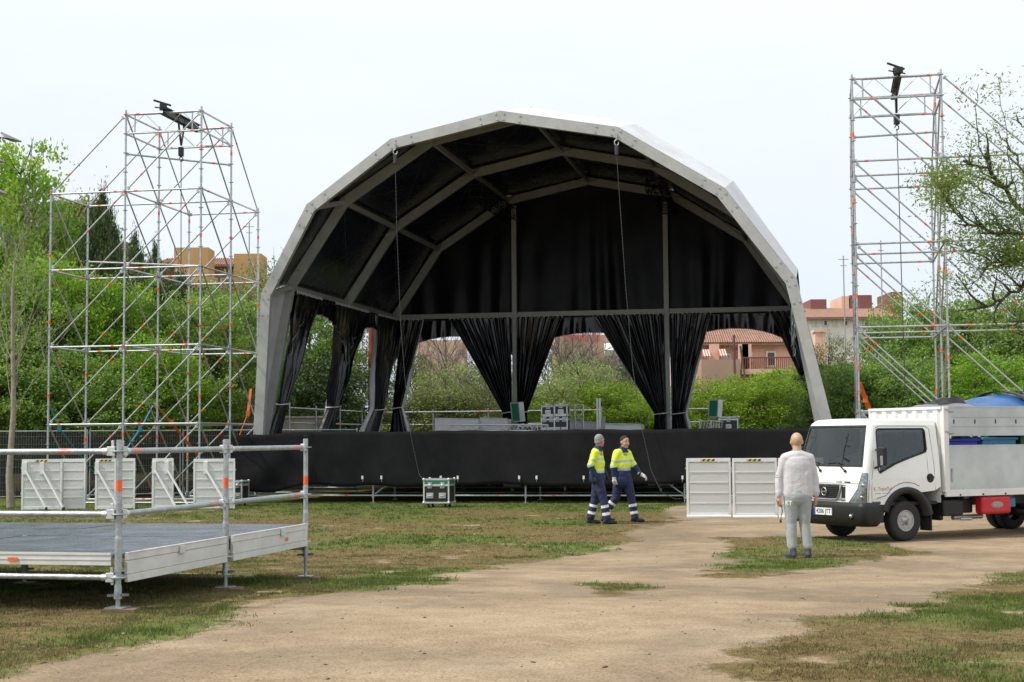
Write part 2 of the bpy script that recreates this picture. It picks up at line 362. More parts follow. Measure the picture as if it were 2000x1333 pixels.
for args in ((130000, 7.0, 13, .015, .05, .004, 1), (150000, 12, 22, .015, .05, .0045, 2), (90000, 21, 39.5, .02, .065, .008, 3)):
    a, b = scatter(*args); Vs.append(a); Ms.append(b)
V = np.vstack(Vs); M = np.concatenate(Ms)
gme = mesh_np('grass', V, np.arange(len(V)).reshape(-1, 3), [blade_green, blade_dry], midx=M)
o = bpy.data.objects.new('grass', gme); COL.objects.link(o); tag(o, 'short green and dry grass on the turf', 'grass', kind='stuff')
# fallen scraps on the path: small stones
st = MB(); r_ = random.Random(5)
for k in range(900):
    y = 7 + 24 * r_.random() ** 1.3; x = (r_.random() - .5) * 2 * (y * .34); s_ = .004 + .013 * r_.random() ** 4
    st.ball((x, y, gzf(x, y) + s_ * .3), s_, 0, 5, 4, (1, .8 + .4 * r_.random(), .6)) if k % 3 else st.ball((x, y, gzf(x, y) + .002), s_ * 1.2, 1, 5, 4, (1.6, .7, .35), Matrix.Rotation(r_.random() * 3, 3, 'Z'))
stone = mat('pale_stone', (.34, .29, .23), .9, 0, .3, 20)
o = st.build('gravel', [stone, mat('dark_litter', (.10, .065, .04), .95, 0, .3, 20)]); tag(o, 'scattered small stones on the earth path', 'gravel', kind='stuff')
# ---------------------------------------------------------------- stage deck and its scaffold
B0 = 38.0; DECK = 1.75
def tape_band(mb, p, q, r, f, L=.09, m=1):
    p = Vector(p); q = Vector(q); d = (q - p); ln = d.length; d = d / ln; c = p + d * (ln * f)
    mb.tube(c - d * L / 2, c + d * L / 2, r * 1.12, 8, m)
stage = empty('stage_deck', S(-7.4, 46, 0), 'long raised stage deck on steel scaffold legs under the dome canopy', 'stage')
m = MB()
for a0 in np.arange(-15.7, .9, 2.07):
    for b0 in np.arange(38.1, 56.5, 2.07): m.add([S(a0 + .01, b0 + .01, DECK), S(a0 + 2.06, b0 + .01, DECK), S(a0 + 2.06, b0 + 2.06, DECK), S(a0 + .01, b0 + 2.06, DECK), S(a0 + .01, b0 + .01, DECK - .08), S(a0 + 2.06, b0 + .01, DECK - .08), S(a0 + 2.06, b0 + 2.06, DECK - .08), S(a0 + .01, b0 + 2.06, DECK - .08)], [(0, 1, 2, 3), (7, 6, 5, 4), (0, 4, 5, 1), (1, 5, 6, 2), (2, 6, 7, 3), (3, 7, 4, 0)])
deckmat = mat('dark_stage_ply', (.055, .06, .07), .32, 0, .2, 1.5)
m.build('deck_panels', deckmat, stage)
AX = [-15.68, -11.54, -7.40, -3.26, .88]
for b in (38.1, 40.2, 44.3, 48.5, 52.6, 56.7):
    for a in AX:
        m = MB(); z0 = 0 if b > 39 else gzf(*S(a, b, 0).xy)
        m.tube(S(a, b, .12), S(a, b, DECK - .08), .026, 8)
        for z in (.2, .7, 1.2, 1.7): m.tube(S(a, b, z - .006), S(a, b, z + .006), .06, 8)
        m.build('upright_post', [galv, tape], stage)
        m = MB(); m.tube(S(a, b, z0), S(a, b, .14), .018, 8); m.box(S(a, b, z0 + .008), (.16, .16, .012)); m.tube(S(a, b, .14), S(a, b, .19), .038, 8); m.build('base_jack', galv, stage)
    for a, c in zip(AX, AX[1:]):
        m = MB(); m.tube(S(a, b, .2), S(c, b, .2), .0245, 8)
        tape_band(m, S(a, b, .2), S(c, b, .2), .0245, .82 if a < -8 else .18)
        m.build('ledger_tube', [galv, tape], stage)
for a in (-11.54, ):
    for b in (38.12, 48.5):
        m = MB(); m.tube(S(a + .05, b, .24), S(a + 2.0, b, 1.66), .021, 8); m.build('diagonal_brace', galv, stage)
for a in (-3.26, .88):
    m = MB(); m.tube(S(a - .05, 38.14, .24), S(a - 2.0, 38.14, 1.66), .021, 8); m.build('diagonal_brace', galv, stage)
m = MB(); m.tube(S(-15.63, 38.14, .24), S(-14.1, 38.14, 1.3), .021, 8); m.build('diagonal_brace', galv, stage)
for b in (41.0, 45, 49.5):
    for k, a in enumerate(AX[:-1]):
        m = MB()
        for z in (.95, 1.4): m.tube(S(a, b, z), S(a + 4.14, b, z), .02, 6)
        for q in range(8): m.tube(S(a + q * .517, b, .95 if q % 2 else 1.4), S(a + (q + 1) * .517, b, 1.4 if q % 2 else .95), .013, 5)
        m.build('deck_truss', steel_dark, stage)
# handrail round the back of the deck
hr = empty('handrail', S(-8, 56.5, DECK), 'galvanised tube handrail along the back edge of the stage', 'handrail')
def rail_run(a0, b0, a1, b1, n, parent, z0=DECK, mats=[galv, tape]):
    for k in range(n + 1):
        a = a0 + (a1 - a0) * k / n; b = b0 + (b1 - b0) * k / n; m = MB(); m.tube(S(a, b, z0), S(a, b, z0 + 1.12), .026, 8)
        for z in (.06, .56, 1.0): m.tube(S(a, b, z0 + z - .006), S(a, b, z0 + z + .006), .055, 8)
        m.build('upright_post', mats, parent)
    for k in range(n):
        for z in (.5, 1.0):
            p = S(a0 + (a1 - a0) * k / n, b0 + (b1 - b0) * k / n, z0 + z); q = S(a0 + (a1 - a0) * (k + 1) / n, b0 + (b1 - b0) * (k + 1) / n, z0 + z)
            m = MB(); m.tube(p, q, .0245, 8); tape_band(m, p, q, .0245, .85 if k % 2 else .12); m.build('rail_tube', mats, parent)
rail_run(-16.9, 56.6, -8.0, 56.6, 4, hr)
rail_run(-16.95, 46.5, -16.95, 54.5, 3, hr)
hr2 = empty('handrail', S(-4, 56.5, DECK), 'short galvanised handrail behind the drape at the second back post', 'handrail')
rail_run(-5.3, 56.6, -3.5, 56.6, 1, hr2)
hr3 = empty('handrail', S(2, 52, DECK), 'galvanised handrail with orange tape beside the right foot of the canopy', 'handrail')
rail_run(-.35, 52, 2.5, 52, 1, hr3); 
# black skirt cloth along the stage front
m = MB(); rr = random.Random(3); rows = []
NA = 260
for j in range(15):
    f = j / 14; row = []
    for i in range(NA + 1):
        a = -15.75 + (16.5) * i / NA
        top = 1.90 - (.09 * max(0, min(1, (-13.4 - a) / 2.3))) + .012 * math.sin(a * 1.9) + .006 * math.sin(a * 7)
        sag = .50 + .035 * math.sin(a * 1.3 + .6) + .02 * math.sin(a * 3.7) - .05 * abs(math.sin((a + 11.54) * math.pi / 4.14))
        if a < -13.4: sag = .50 - .22 * min(1, (-13.4 - a) / .9) + .1 * max(0, (-14.6 - a))
        z = top + (sag - top) * f
        amp = .02 + .05 * f
        if a < -13.2:
            amp = .10 * f * min(1, (-13.2 - a)); b = B0 - amp * math.sin((a * 3.1 + f * 5.2)) - .03 * math.sin(a * 7 - f * 9) - .05
        else: b = B0 - amp * (math.sin(a * 1.7 + f * 1.2) * .5 + math.sin(a * 5.1 + 1.7 * f) * .22) - .03
        row.append(S(a, b - .02, z))
    rows.append(row)
m.grid(rows); sk = m.build('skirt_cloth', cloth_black); tag(sk, 'black cloth skirt hanging along the whole front of the stage', 'cloth')
sm_ = sk.modifiers.new('solid', 'SOLIDIFY'); sm_.thickness = .006
clipm = mat('white_plastic', (.75, .75, .73), .5)
for px in (708, 745, 861, 894, 1014, 1048, 1140, 1333):
    m = MB(); p = at(px, 933, 39); r = ray(px, 933); tt = (B0 - .16) / (r.dot(AV)); p = Vector((0, 0, EYE)) + r * tt
    m.box(p, (.045, .05, .09), 0, Matrix.Rotation(-TH, 3, 'Z')); m.path([p + Vector((0, .0, -.04)), p + Vector((0, .08, -.12))], .006, 5); m.build('cloth_clip', clipm, sk)

# ---------------------------------------------------------------- the dome canopy
AC = -7.717
ARC = [(-7.945, 1.76), (-7.174, 6.142), (-5.522, 8.577), (-2.912, 10.252), (0, 10.853), (2.912, 10.252), (5.522, 8.577), (7.174, 6.142), (7.945, 1.76)]
AR1 = [(-14.97, 1.76), (-14.76, 5.69), (-13.47, 8.07), (-11.12, 9.75), (-8.11, 10.36), (-4.98, 9.77), (-2.24, 8.05), (-.49, 5.67), (.40, 1.76)]
def arch(k):
    if k == 1: return [S(a, 38.62, z) for a, z in AR1]
    b = {2: 40.873, 3: 46.278, 4: 51.972}[k]; return [S(AC + a, b, z) for a, z in ARC]
dome = empty('dome_canopy', S(AC, 45, DECK), 'huge black-lined dome canopy on grey aluminium arches over the stage', 'canopy')
def arch_mesh(P, depth, width, name='arch_frame'):
    m = MB(); n = len(P); cen = sum(P, Vector()) / n; cen.z = 4
    rin, rout = [], []
    for i, p in enumerate(P):
        d0 = (P[i] - P[i - 1]).normalized() if i else (P[1] - P[0]).normalized(); d1 = (P[i + 1] - P[i]).normalized() if i < n - 1 else d0
        t_ = (d0 + d1).normalized(); nn = t_.cross(AV).normalized()
        if nn.dot(p - cen) < 0: nn = -nn
        k = 1 / max(.5, nn.dot(d0.cross(AV).normalized() if d0.cross(AV).dot(nn) > 0 else -d0.cross(AV).normalized()))
        rin.append(p - nn * depth / 2 * k); rout.append(p + nn * depth / 2 * k)
    for i in range(n - 1):
        A, B_, C_, D_ = rin[i], rin[i + 1], rout[i + 1], rout[i]; f = AV * width / 2
        m.add([A - f, B_ - f, C_ - f, D_ - f, A + f, B_ + f, C_ + f, D_ + f], [(0, 1, 2, 3), (7, 6, 5, 4), (0, 4, 5, 1), (3, 2, 6, 7)] + ([(0, 3, 7, 4)] if i == 0 else []) + ([(1, 5, 6, 2)] if i == n - 2 else []))
    # splice plates with bolts at each knuckle, on the front face
    for i in range(1, n - 1):
        for q, j in ((-1, i - 1), (1, i + 1)):
            d = (P[j] - P[i]).normalized(); nn = d.cross(AV).normalized()
            for dist in (.10, .55):
                for s_ in (-1, 1):
                    c = P[i] + d * dist + nn * s_ * depth * .28 - AV * (width / 2)
                    m.tube(c - AV * .02, c + AV * .005, .028, 8, 1)
    m.build(name, [alu, galv], dome)
    return rin, rout
arch_mesh(arch(1), .28, .16)
for k in (2, 3, 4): arch_mesh(arch(k), .27, .14)
# feet plates
A = {k: arch(k) for k in (1, 2, 3, 4)}
for i in (1, 2, 3, 4, 5, 6, 7):
    for k in (1, 2, 3):
        p, q = A[k][i], A[k + 1][i]; d = (q - p).normalized()
        m = MB(); m.beam(p + d * .08, q - d * .08, .09, .14); m.build('purlin', alu, dome)
# wind-bracing wires between the arches
wire = mat('steel_wire', (.10, .10, .11), .5, .6)
for k in (2, 3):
    for i in (1, 2, 3, 4, 5, 6):
        for (x0, x1) in ((i, i + 1), (i + 1, i)):
            m = MB(); m.tube(A[k][x0], A[k + 1][x1], .009, 5); m.build('bracing_wire', wire, dome)
def off(P, d):
    out_ = []; n = len(P)
    for i, p in enumerate(P):
        d0 = (P[i] - P[i - 1]).normalized() if i else (P[1] - P[0]).normalized(); d1 = (P[i + 1] - P[i]).normalized() if i < n - 1 else d0
        nn = (d0 + d1).normalized().cross(AV).normalized()
        if nn.dot(p - S(AC, p.dot(AV), 4)) < 0: nn = -nn
        out_.append(p + nn * d)
    return out_
def skin(d, sag, name, material, i0, i1, seed, wr):
    m = MB()
    for k in (1, 2, 3):
        Pa, Pb = off(A[k], d), off(A[k + 1], d)
        if k == 1: Pa = [p - AV * .06 for p in off(A[1], .15)] if not wr else [p + AV * .02 for p in off(A[1], .12)]
        if k == 3: Pb = [p + AV * .24 for p in Pb]
        for i in range(i0, i1):
            g = []
            ns = 14 if wr else 4; nt_ = 18 if wr else 6
            nrm = ((Pa[i + 1] - Pa[i]).cross(Pb[i] - Pa[i])).normalized()
            if nrm.dot(Pa[i] - S(AC, 45, 4)) < 0: nrm = -nrm
            for s_ in range(ns + 1):
                f = s_ / ns; r0 = Pa[i].lerp(Pa[i + 1], f); r1 = Pb[i].lerp(Pb[i + 1], f); row = []
                for t_ in range(nt_ + 1):
                    h = t_ / nt_; p = r0.lerp(r1, h); e = 4 * h * (1 - h) * 4 * f * (1 - f)
                    wv = mnoise.noise(Vector((p.x * .9 + seed, p.y * .35, p.z * .9))) * wr * min(1, e * 3) if wr else 0
                    row.append(p + nrm * (-sag * e + wv))
                g.append(row)
            m.grid(g)
    m.build(name, material, dome)
skin(.235, .03, 'roof_cover', pvc_white, 1, 7, 3, 0)
skin(.195, .05, 'roof_lining', pvc_black_flat, 1, 7, 9, .07)
# thin white edge strip of the cover over the front arch
# side lining: black valance with arched openings, between arches below the knees
def valance(P0, P1, zt, arcz, edge, name, outward, fold=.035, kf=38, ends=(1, 1), mat_=pvc_black):
    """cloth from P0 to P1 at the height of the eave; its lower edge is an arch between two deeper ends"""
    m = MB(); N = 90; M_ = 16; rows = []
    for j in range(M_ + 1):
        row = []
        for i in range(N + 1):
            x = i / N; p = P0.lerp(P1, x); e = min(x * ends[0] if ends[0] else 1, (1 - x) * ends[1] if ends[1] else 1) if False else min(x if ends[0] else 1, (1 - x) if ends[1] else 1)
            q = min(1, abs(2 * x - 1)); drop = arcz + (edge - arcz) * (1 - math.sqrt(1 - min(.985, q) ** 2)) * 1.25
            z = p.z + zt - (drop) * j / M_; fo = outward * (math.sin(x * kf * 2 + math.sin(x * 17) * 1.3) * fold * (j / M_) * .8 + .01 * math.sin(x * 91))
            row.append(Vector((p.x, p.y, z)) + fo)
        rows.append(row)
    m.grid(rows); m.path([r for r in rows[-1]], .018, 5, 1)
    m.build(name, [mat_, galv], dome)
for k in (2, 3):
    valance(A[k][1], A[k + 1][1], -.05, .55, 1.9, 'side_valance', AU)
    valance(A[k][7], A[k + 1][7], -.05, .55, 1.9, 'side_valance', AU)
# back wall above the beam and its scalloped lower edge
bwl = 52.05
P4 = [(p.dot(AU) - AC, p.z) for p in off(A[4], .215)]
m = MB(); rows = []
for j in range(31):
    z = 5.98 + (11.05 - 5.98) * j / 30; row = []
    # half width of the arch at height z
    hw = 0
    for (a0, z0), (a1, z1) in zip(P4[1:4], P4[2:5]):
        if z0 <= max(z, P4[1][1] + .001) <= z1: hw = -(a0 + (a1 - a0) * (z - z0) / (z1 - z0 + 1e-9)); break
    hw = max(hw, .02)
    for i in range(161):
        x = -1 + 2 * i / 160; a = AC + x * hw; f = max(0.0, 1 - (z - 6.1) / 4.7)
        fold = (.5 + .9 * mnoise.noise(Vector((a * .5, 3, 0)))) * .07 * f ** 1.3 * math.sin(a * 7 + 1.2 * math.sin(a * 1.7) + (z - 6) * .5 * math.sin(a * .8)) + .03 * mnoise.noise(Vector((a * 1.2, z * .8, 5)))
        row.append(S(a, bwl + fold, z))
    rows.append(row)
m.grid(rows); m.build('back_wall', wall_black, dome)
bL, bR = S(-14.74, 51.9, 6.12), S(-.63, 51.9, 6.10)
m = MB(); m.beam(bL, bR, .12, .17); m.build('back_beam', alu, dome)
for a in (-10.41, -4.97):
    m = MB(); m.beam(S(a, 51.84, 1.76), S(a, 51.84, 10.05), .17, .17, up=AV); m.build('back_post', alu, dome)
for a0, a1, h, e in ((-14.7, -10.41, .45, 1.6), (-10.41, -4.97, .42, 1.6), (-4.97, -.65, .38, 1.6)):
    valance(S(a0 - (.3 if a0 < -14 else 0), 52.09, 6.1), S(a1 + (.3 if a1 > -1 else 0), 52.09, 6.1), 0, h + .25, e, 'back_valance', AV, .05, 30)
# outer white side sheet by the front left leg
m = MB(); rows = []
for j in range(13):
    f = j / 12; r0 = A[1][1].lerp(A[1][0], f); r1 = A[2][1].lerp(A[2][0], f); rows.append([r0.lerp(r1, x / 12) - AU * .12 + AU * (.05 * math.sin(x * 1.9 + f * 3)) for x in range(13)])
m.grid(rows); m.build('side_sheet', pvc_white, dome)
m = MB(); rows = []
for j in range(13):
    f = j / 12; r0 = A[1][7].lerp(A[1][8], f); r1 = A[2][7].lerp(A[2][8], f); rows.append([r0.lerp(r1, x / 12) + AU * .12 + AU * (.04 * math.sin(x * 1.9 + f * 3)) for x in range(13)])
m.grid(rows); m.build('side_sheet', pvc_white, dome)
# lifting finial seen over the ridge
m = MB(); p = at(1036, 214, 42.1); m.tube(p - Vector((0, 0, .25)), p + Vector((0, 0, .08)), .12, 8, r2=.03); m.build('ridge_cap', galv, dome)

# ---------------------------------------------------------------- gathered curtains
def drape(label, T0, T1, G, gw, Bt, bw, nrm, pleats=9, amp=.09, white=0, wside=1, seed=0, swag=0.0, tieshade=True):
    """a curtain hung between T0 and T1, tied at G and flaring to the deck at Bt"""
    T0, T1, G, Bt = Vector(T0), Vector(T1), Vector(G), Vector(Bt); al = (T1 - T0); al.z = 0; al.normalize(); nrm = Vector(nrm).normalized()
    cu = empty('curtain', Bt, label, 'curtain', 'black curtains tied back round the stage')
    rr = random.Random(seed); ph = [rr.random() * 6 for _ in range(4)]
    def sheet(name, material, x0, x1, dn, am, wide=0.0, N=110):
        m = MB(); rows = []; M_ = 46
        for j in range(M_ + 1):
            s_ = j / M_; row = []
            for i in range(N + 1):
                x = x0 + (x1 - x0) * i / N
                xs = (x - .5) * (1 + wide) + .5
                P0 = T0.lerp(T1, x); P1 = G + al * ((xs - .5) * gw); P2 = Bt + al * ((xs - .5) * bw)
                if s_ < .72:
                    u = s_ / .72; e = u ** (1.12 + swag * 0) ; p = P0.lerp(P1, e); sagz = swag * math.sin(math.pi * u) * ((x - .5) * 2); p = p - Vector((0, 0, 0)) + al * sagz
                else:
                    u = (s_ - .72) / .28; p = P1.lerp(P2, u ** .8)
                A_ = am * (.30 + .9 * min(1, s_ / .5)) if s_ < .72 else am * (.9 + .5 * (s_ - .72) / .28)
                w1 = math.sin(x * pleats * 6.283 + ph[0] + 1.1 * math.sin(x * 5 + ph[1]) + s_ * 1.5 * math.sin(x * 9)); w2 = math.sin(x * pleats * 14 + ph[2] + s_ * 3)
                wr = mnoise.noise(Vector((x * 6 + seed, s_ * 5, ph[3]))) * .10 * math.sin(math.pi * min(1, s_ * 1.2))
                p = p + nrm * (A_ * (w1 * .75 + w2 * .22) + wr + dn) + Vector((0, 0, .02 * w1 * (s_ < .03)))
                row.append(p)
            rows.append(row)
        m.grid(rows); return m.build(name, material, cu)
    sheet('drape_cloth', pvc_black, 0, 1, 0, amp)
    if white: sheet('white_backing', pvc_white, (.0 if wside < 0 else 1 - white), (white if wside < 0 else 1), .10, amp * .8, .55)
    m = MB(); pts = []
    for k in range(17):
        t_ = 2 * math.pi * k / 16; pts.append(G + al * (math.cos(t_) * (gw * .56 + .02)) + nrm * (math.sin(t_) * (amp + .10)) + Vector((0, 0, .03 * math.cos(t_))))
    m.path(pts[:-1], .018, 6, 0, True); m.build('tie_strap', clipm, cu)
    # row of hooks along the top edge
    m = MB(); n = max(3, int((T1 - T0).length / .16))
    for k in range(n + 1):
        p = T0.lerp(T1, k / n); m.tube(p + Vector((0, 0, -.03)), p + Vector((0, 0, .07)), .012, 5); m.ball(p - nrm * amp * .3, .018, 0, 6, 4)
    m.tube(T0 + Vector((0, 0, .04)), T1 + Vector((0, 0, .04)), .010, 6)
    m.build('curtain_hooks', clipm, cu)
    return cu
def bp_(px, py, b): r = ray(px, py); return Vector((0, 0, EYE)) + r * (b / r.dot(AV))
def sp_(px, py, k=None):          # a point on the leaning left side plane of the canopy
    n_ = (A[2][0] - A[2][1]).cross(AV).normalized(); r = ray(px, py); o = A[2][1] + AU * .12; c = Vector((0, 0, EYE)); return c + r * ((o - c).dot(n_) / r.dot(n_))
# left side: three bundles, at arch two, three and four
D1 = A[2]; D2 = A[3]
def on_side(b, z, da=0):          # left side plane at depth b and height z
    f = (z - 1.76) / (6.142 - 1.76); a = AC - 7.945 + (7.945 - 7.174) * f; return S(a + .16 + da, b, z)
drape('black curtain tied back behind the front left leg of the canopy', on_side(41.1, 6.0), on_side(43.3, 6.0), on_side(41.25, 2.75, .1), .6, on_side(41.2, DECK), .8, -AU, 5, .08, .3, 1, 1)
drape('narrow black curtain with silver edge round the second left arch leg', on_side(44.7, 6.0), on_side(48.2, 6.0), on_side(45.9, 2.75, .1), .9, on_side(45.7, DECK), 1.3, -AU, 8, .09, .25, 1, 2)
drape('black curtain gathered at the back left corner with white edges', on_side(49.4, 6.0), on_side(51.9, 6.0, .1), on_side(50.9, 2.75, .15), .9, on_side(50.9, DECK), 1.4, -AU, 6, .09, .3, -1, 3)
Zt = 5.98
def bk(a, z, d=0): return S(a, 51.62 + d, z)
drape('black curtain flaring from the back left corner beam to its tie', bk(-14.6, Zt), bk(-13.75, Zt - .02), bk(-14.75, 2.8), .3, bk(-14.7, DECK), .7, AV, 4, .07, .25, 1, 4)
drape('wide black curtain swept to the left of the first back post', bk(-12.75, Zt), bk(-10.5, Zt), bk(-10.66, 2.6), .34, bk(-10.68, DECK), .42, AV, 9, .08, 0, 1, 5)
drape('black curtain swept to the right of the first back post', bk(-10.3, Zt), bk(-8.65, Zt), bk(-10.12, 2.6), .36, bk(-10.1, DECK), .42, AV, 7, .08, 0, 1, 6)
drape('broad black curtain swept to the left of the second back post', bk(-7.55, Zt), bk(-5.07, Zt), bk(-5.22, 2.5), .42, bk(-5.24, DECK), .46, AV, 10, .09, 0, 1, 7)
drape('black curtain with pale edge right of the second back post', bk(-4.87, Zt), bk(-3.42, Zt), bk(-4.62, 2.5), .42, bk(-4.55, DECK), .6, AV, 6, .08, .3, 1, 8)
drape('black curtain tied at the right foot of the canopy', bk(-1.4, Zt), bk(-.3, Zt), bk(.10, 3.0), .42, bk(.22, DECK), .6, AV, 6, .08, 0, 1, 9)

# ---------------------------------------------------------------- things hung in the canopy
def chain(label, hook, pts, cat='chain', name='hoist_chain'):
    hook = Vector(hook); c = empty(name, hook, label, cat, 'hoist chains')
    m = MB(); m.path([hook + Vector((.055 * math.cos(t_), 0, -.1 + .075 * math.sin(t_))) for t_ in np.linspace(1.2, 6.6, 14)], .016, 6); m.tube(hook + Vector((0, 0, -.01)), hook + Vector((0, 0, .16)), .02, 6); m.build('hook', galv, c)
    m = MB(); m.tube(hook + Vector((0, 0, -.42)), hook + Vector((0, 0, -.2)), .055, 8, r2=.06); m.tube(hook + Vector((0, 0, -.2)), hook + Vector((0, 0, -.17)), .06, 8, r2=.03); m.build('hook_block', steel_dark, c)
    m = MB(); P = [hook + Vector((0, 0, -.42))] + [Vector(p) for p in pts]; q = []
    for i in range(len(P) - 1):
        n = max(2, int((P[i + 1] - P[i]).length / .05))
        for k in range(n): q.append(P[i].lerp(P[i + 1], k / n))
    m.path(q, .016, 5, radii=[.012 if k % 2 else .006 for k in range(len(q))]); m.build('chain_links', chain_m, c)
    return c
chain_m = mat('chain_steel', (.055, .055, .055), .6, .2)
chain('thin hoist chain hanging from the left shoulder of the front arch', bp_(772, 290, 38.5), [bp_(775, 450, 38.4), bp_(783, 640, 38.2), bp_(795, 790, 37.9), bp_(802, 850, 37.7), bp_(818, 925, 37.6), bp_(833, 948, 37.4)])
chain('thin hoist chain hanging from the right shoulder of the front arch', bp_(1204, 272, 38.5), [bp_(1211, 400, 38.4), bp_(1222, 560, 38.2), bp_(1236, 720, 38.0), bp_(1252, 830, 37.7), bp_(1272, 920, 37.5), bp_(1292, 962, 37.3), bp_(1318, 975, 37.3), bp_(1336, 974, 37.3)])
def box_truss(label, p, q, s_, material, cat='truss', n=10, rc=.025, group='lighting trusses', up=Vector((0, 0, 1)), nm='box_truss'):
    p = Vector(p); q = Vector(q); x, y, d = frame(q - p, up); c0 = (p + q) / 2; c0.z = min(p.z, q.z); T_ = empty(nm, c0, label, cat, group)
    for i, j in ((-1, -1), (1, -1), (1, 1), (-1, 1)):
        o_ = x * (i * s_ / 2) + y * (j * s_ / 2); m = MB(); m.tube(p + o_, q + o_, rc, 8); m.build('chord_tube', material, T_)
    cs = [x * (i * s_ / 2) + y * (j * s_ / 2) for i, j in ((-1, -1), (1, -1), (1, 1), (-1, 1))]
    for k in range(4):
        a, b = cs[k], cs[(k + 1) % 4]; m = MB()
        for u in range(n):
            P0 = p.lerp(q, u / n); P1 = p.lerp(q, (u + 1) / n); m.tube(P0 + (a if u % 2 else b), P1 + (b if u % 2 else a), rc * .5, 5, caps=False)
        for e in (p, q): m.tube(e + a, e + b, rc * .6, 6)
        m.build('lattice_web', material, T_)
    return T_
t3, t4 = A[3][3] + Vector((.05, 0, -.52)), A[4][3] + Vector((.05, 0, -.52)); box_truss('black box truss hung under the roof left of the ridge', t3 + (t4 - t3) * .03, t4, .42, black_paint, n=14)
t3, t4 = A[3][5] + Vector((-.05, 0, -.52)), A[4][5] + Vector((-.05, 0, -.52)); box_truss('black box truss hung under the roof right of the ridge', t3 + (t4 - t3) * .03, t4, .42, black_paint, n=14)

# ---------------------------------------------------------------- scaffold towers
def tower(label, O, tz, ztop, edges, base, levels, dsign, cat='scaffolding', extra=None, seed=1):
    u_ = Vector((math.cos(tz), -math.sin(tz), 0)) * 2.07; v_ = Vector((math.sin(tz), math.cos(tz), 0)) * 2.07; O = Vector((O[0], O[1], 0)); rr = random.Random(seed)
    T_ = empty('scaffold_tower', O, label, cat)
    G_ = lambda i, j, z: O + u_ * i + v_ * j + Vector((0, 0, z))
    for (i, j), zt in ztop.items():
        m = MB(); m.tube(G_(i, j, .25), G_(i, j, zt + .12), .0265, 8); z = base
        while z < zt + .05:
            m.tube(G_(i, j, z - .006), G_(i, j, z + .006), .065, 8); z += .5
        zz = .9 + rr.random()
        while zz < zt: m.tube(G_(i, j, zz), G_(i, j, zz + .1), .031, 8, 1); zz += 1.6 + rr.random() * .8
        zz = 2.3
        while zz < zt: m.tube(G_(i, j, zz), G_(i, j, zz + .16), .032, 8); zz += 2
        m.build('upright_post', [galv, tape], T_)
        m = MB(); m.tube(G_(i, j, .0), G_(i, j, .3), .018, 8); m.box(G_(i, j, .008), (.16, .16, .014)); m.tube(G_(i, j, .22), G_(i, j, .28), .042, 8); m.build('base_jack', galv, T_)
    def led(p, q, r=.0245, nm='ledger_tube'):
        m = MB(); d = (q - p).normalized(); m.tube(p + d * .05, q - d * .05, r, 8)
        for e, dd in ((p, d), (q, -d)): m.beam(e + dd * .025, e + dd * .085, .03, .085, up=Vector((0, 0, 1)))
        tape_band(m, p, q, r, .14 + .1 * rr.random() if rr.random() < .5 else .8 + .08 * rr.random()); m.build(nm, [galv, tape], T_)
    for z in levels:
        for (a, b) in edges:
            if a in ztop and b in ztop and z <= ztop[a] + .01 and z <= ztop[b] + .01: led(G_(*a, z), G_(*b, z))
    lv = sorted(levels)
    for (a, b) in edges:
        row = a[1] == b[1]; s_ = dsign if row else -1
        for z0, z1 in zip(lv, lv[1:]):
            lo, hi = (a, b) if s_ > 0 else (b, a)
            if z1 - z0 < 1.2: continue
            if z0 <= ztop[lo] + .01 and z1 <= ztop[hi] + .01:
                p, q = G_(*lo, z0), G_(*hi, z1); d = (q - p).normalized(); led(p + d * .06, q - d * .06, .021, 'diagonal_brace')
    for p, q in (extra or []): led(G_(*p), G_(*q))
    return T_, G_
L4 = 10.13
zl = {(-1, 0): 8.13, (0, 0): L4, (1, 0): L4, (-1, 1): 8.13, (0, 1): L4, (1, 1): L4, (0, 2): 8.13, (1, 2): 8.13}
ed = [((-1, 0), (0, 0)), ((0, 0), (1, 0)), ((-1, 1), (0, 1)), ((0, 1), (1, 1)), ((0, 2), (1, 2)), ((-1, 0), (-1, 1)), ((0, 0), (0, 1)), ((1, 0), (1, 1)), ((0, 1), (0, 2)), ((1, 1), (1, 2))]
LT, LG = tower('tall galvanised scaffold tower with stepped top left of the stage', (-9.95, 37.85), R(10.6), zl, ed, .13, [.13, 2.13, 4.13, 6.13, 8.13, L4], 1,
    extra=[((0, 0, 9.63), (1, 0, 9.63)), ((0, 1, 9.63), (1, 1, 9.63)), ((0, 0, 9.63), (0, 1, 9.63)), ((1, 0, 9.63), (1, 1, 9.63)), ((0, 0, 9.1), (1, 1, 9.1)), ((-1, 1, 6.6), (1, 0, 6.13))], seed=4)
z2 = 10.27
zr = {(0, 0): z2, (1, 0): z2, (0, 1): z2, (1, 1): z2, (0, 2): 8.27, (1, 2): 8.27, (2, 0): 8.27, (2, 1): 8.27}
er = [((0, 0), (1, 0)), ((1, 0), (2, 0)), ((0, 1), (1, 1)), ((1, 1), (2, 1)), ((0, 2), (1, 2)), ((0, 0), (0, 1)), ((1, 0), (1, 1)), ((2, 0), (2, 1)), ((0, 1), (0, 2)), ((1, 1), (1, 2))]
RT, RG = tower('tall galvanised scaffold tower behind the white truck, right of the stage', (8.24, 35.2), R(12.0), zr, er, .27, [.27, 2.27, 4.27, 6.27, 8.27, z2], -1,
    extra=[((0, 0, 9.77), (1, 0, 9.77)), ((0, 1, 9.77), (1, 1, 9.77)), ((0, 0, 8.85), (1, 1, 9.3)), ((0, 0, 9.77), (0, 1, 9.77)), ((1, 0, 9.77), (1, 1, 9.77))], seed=9)
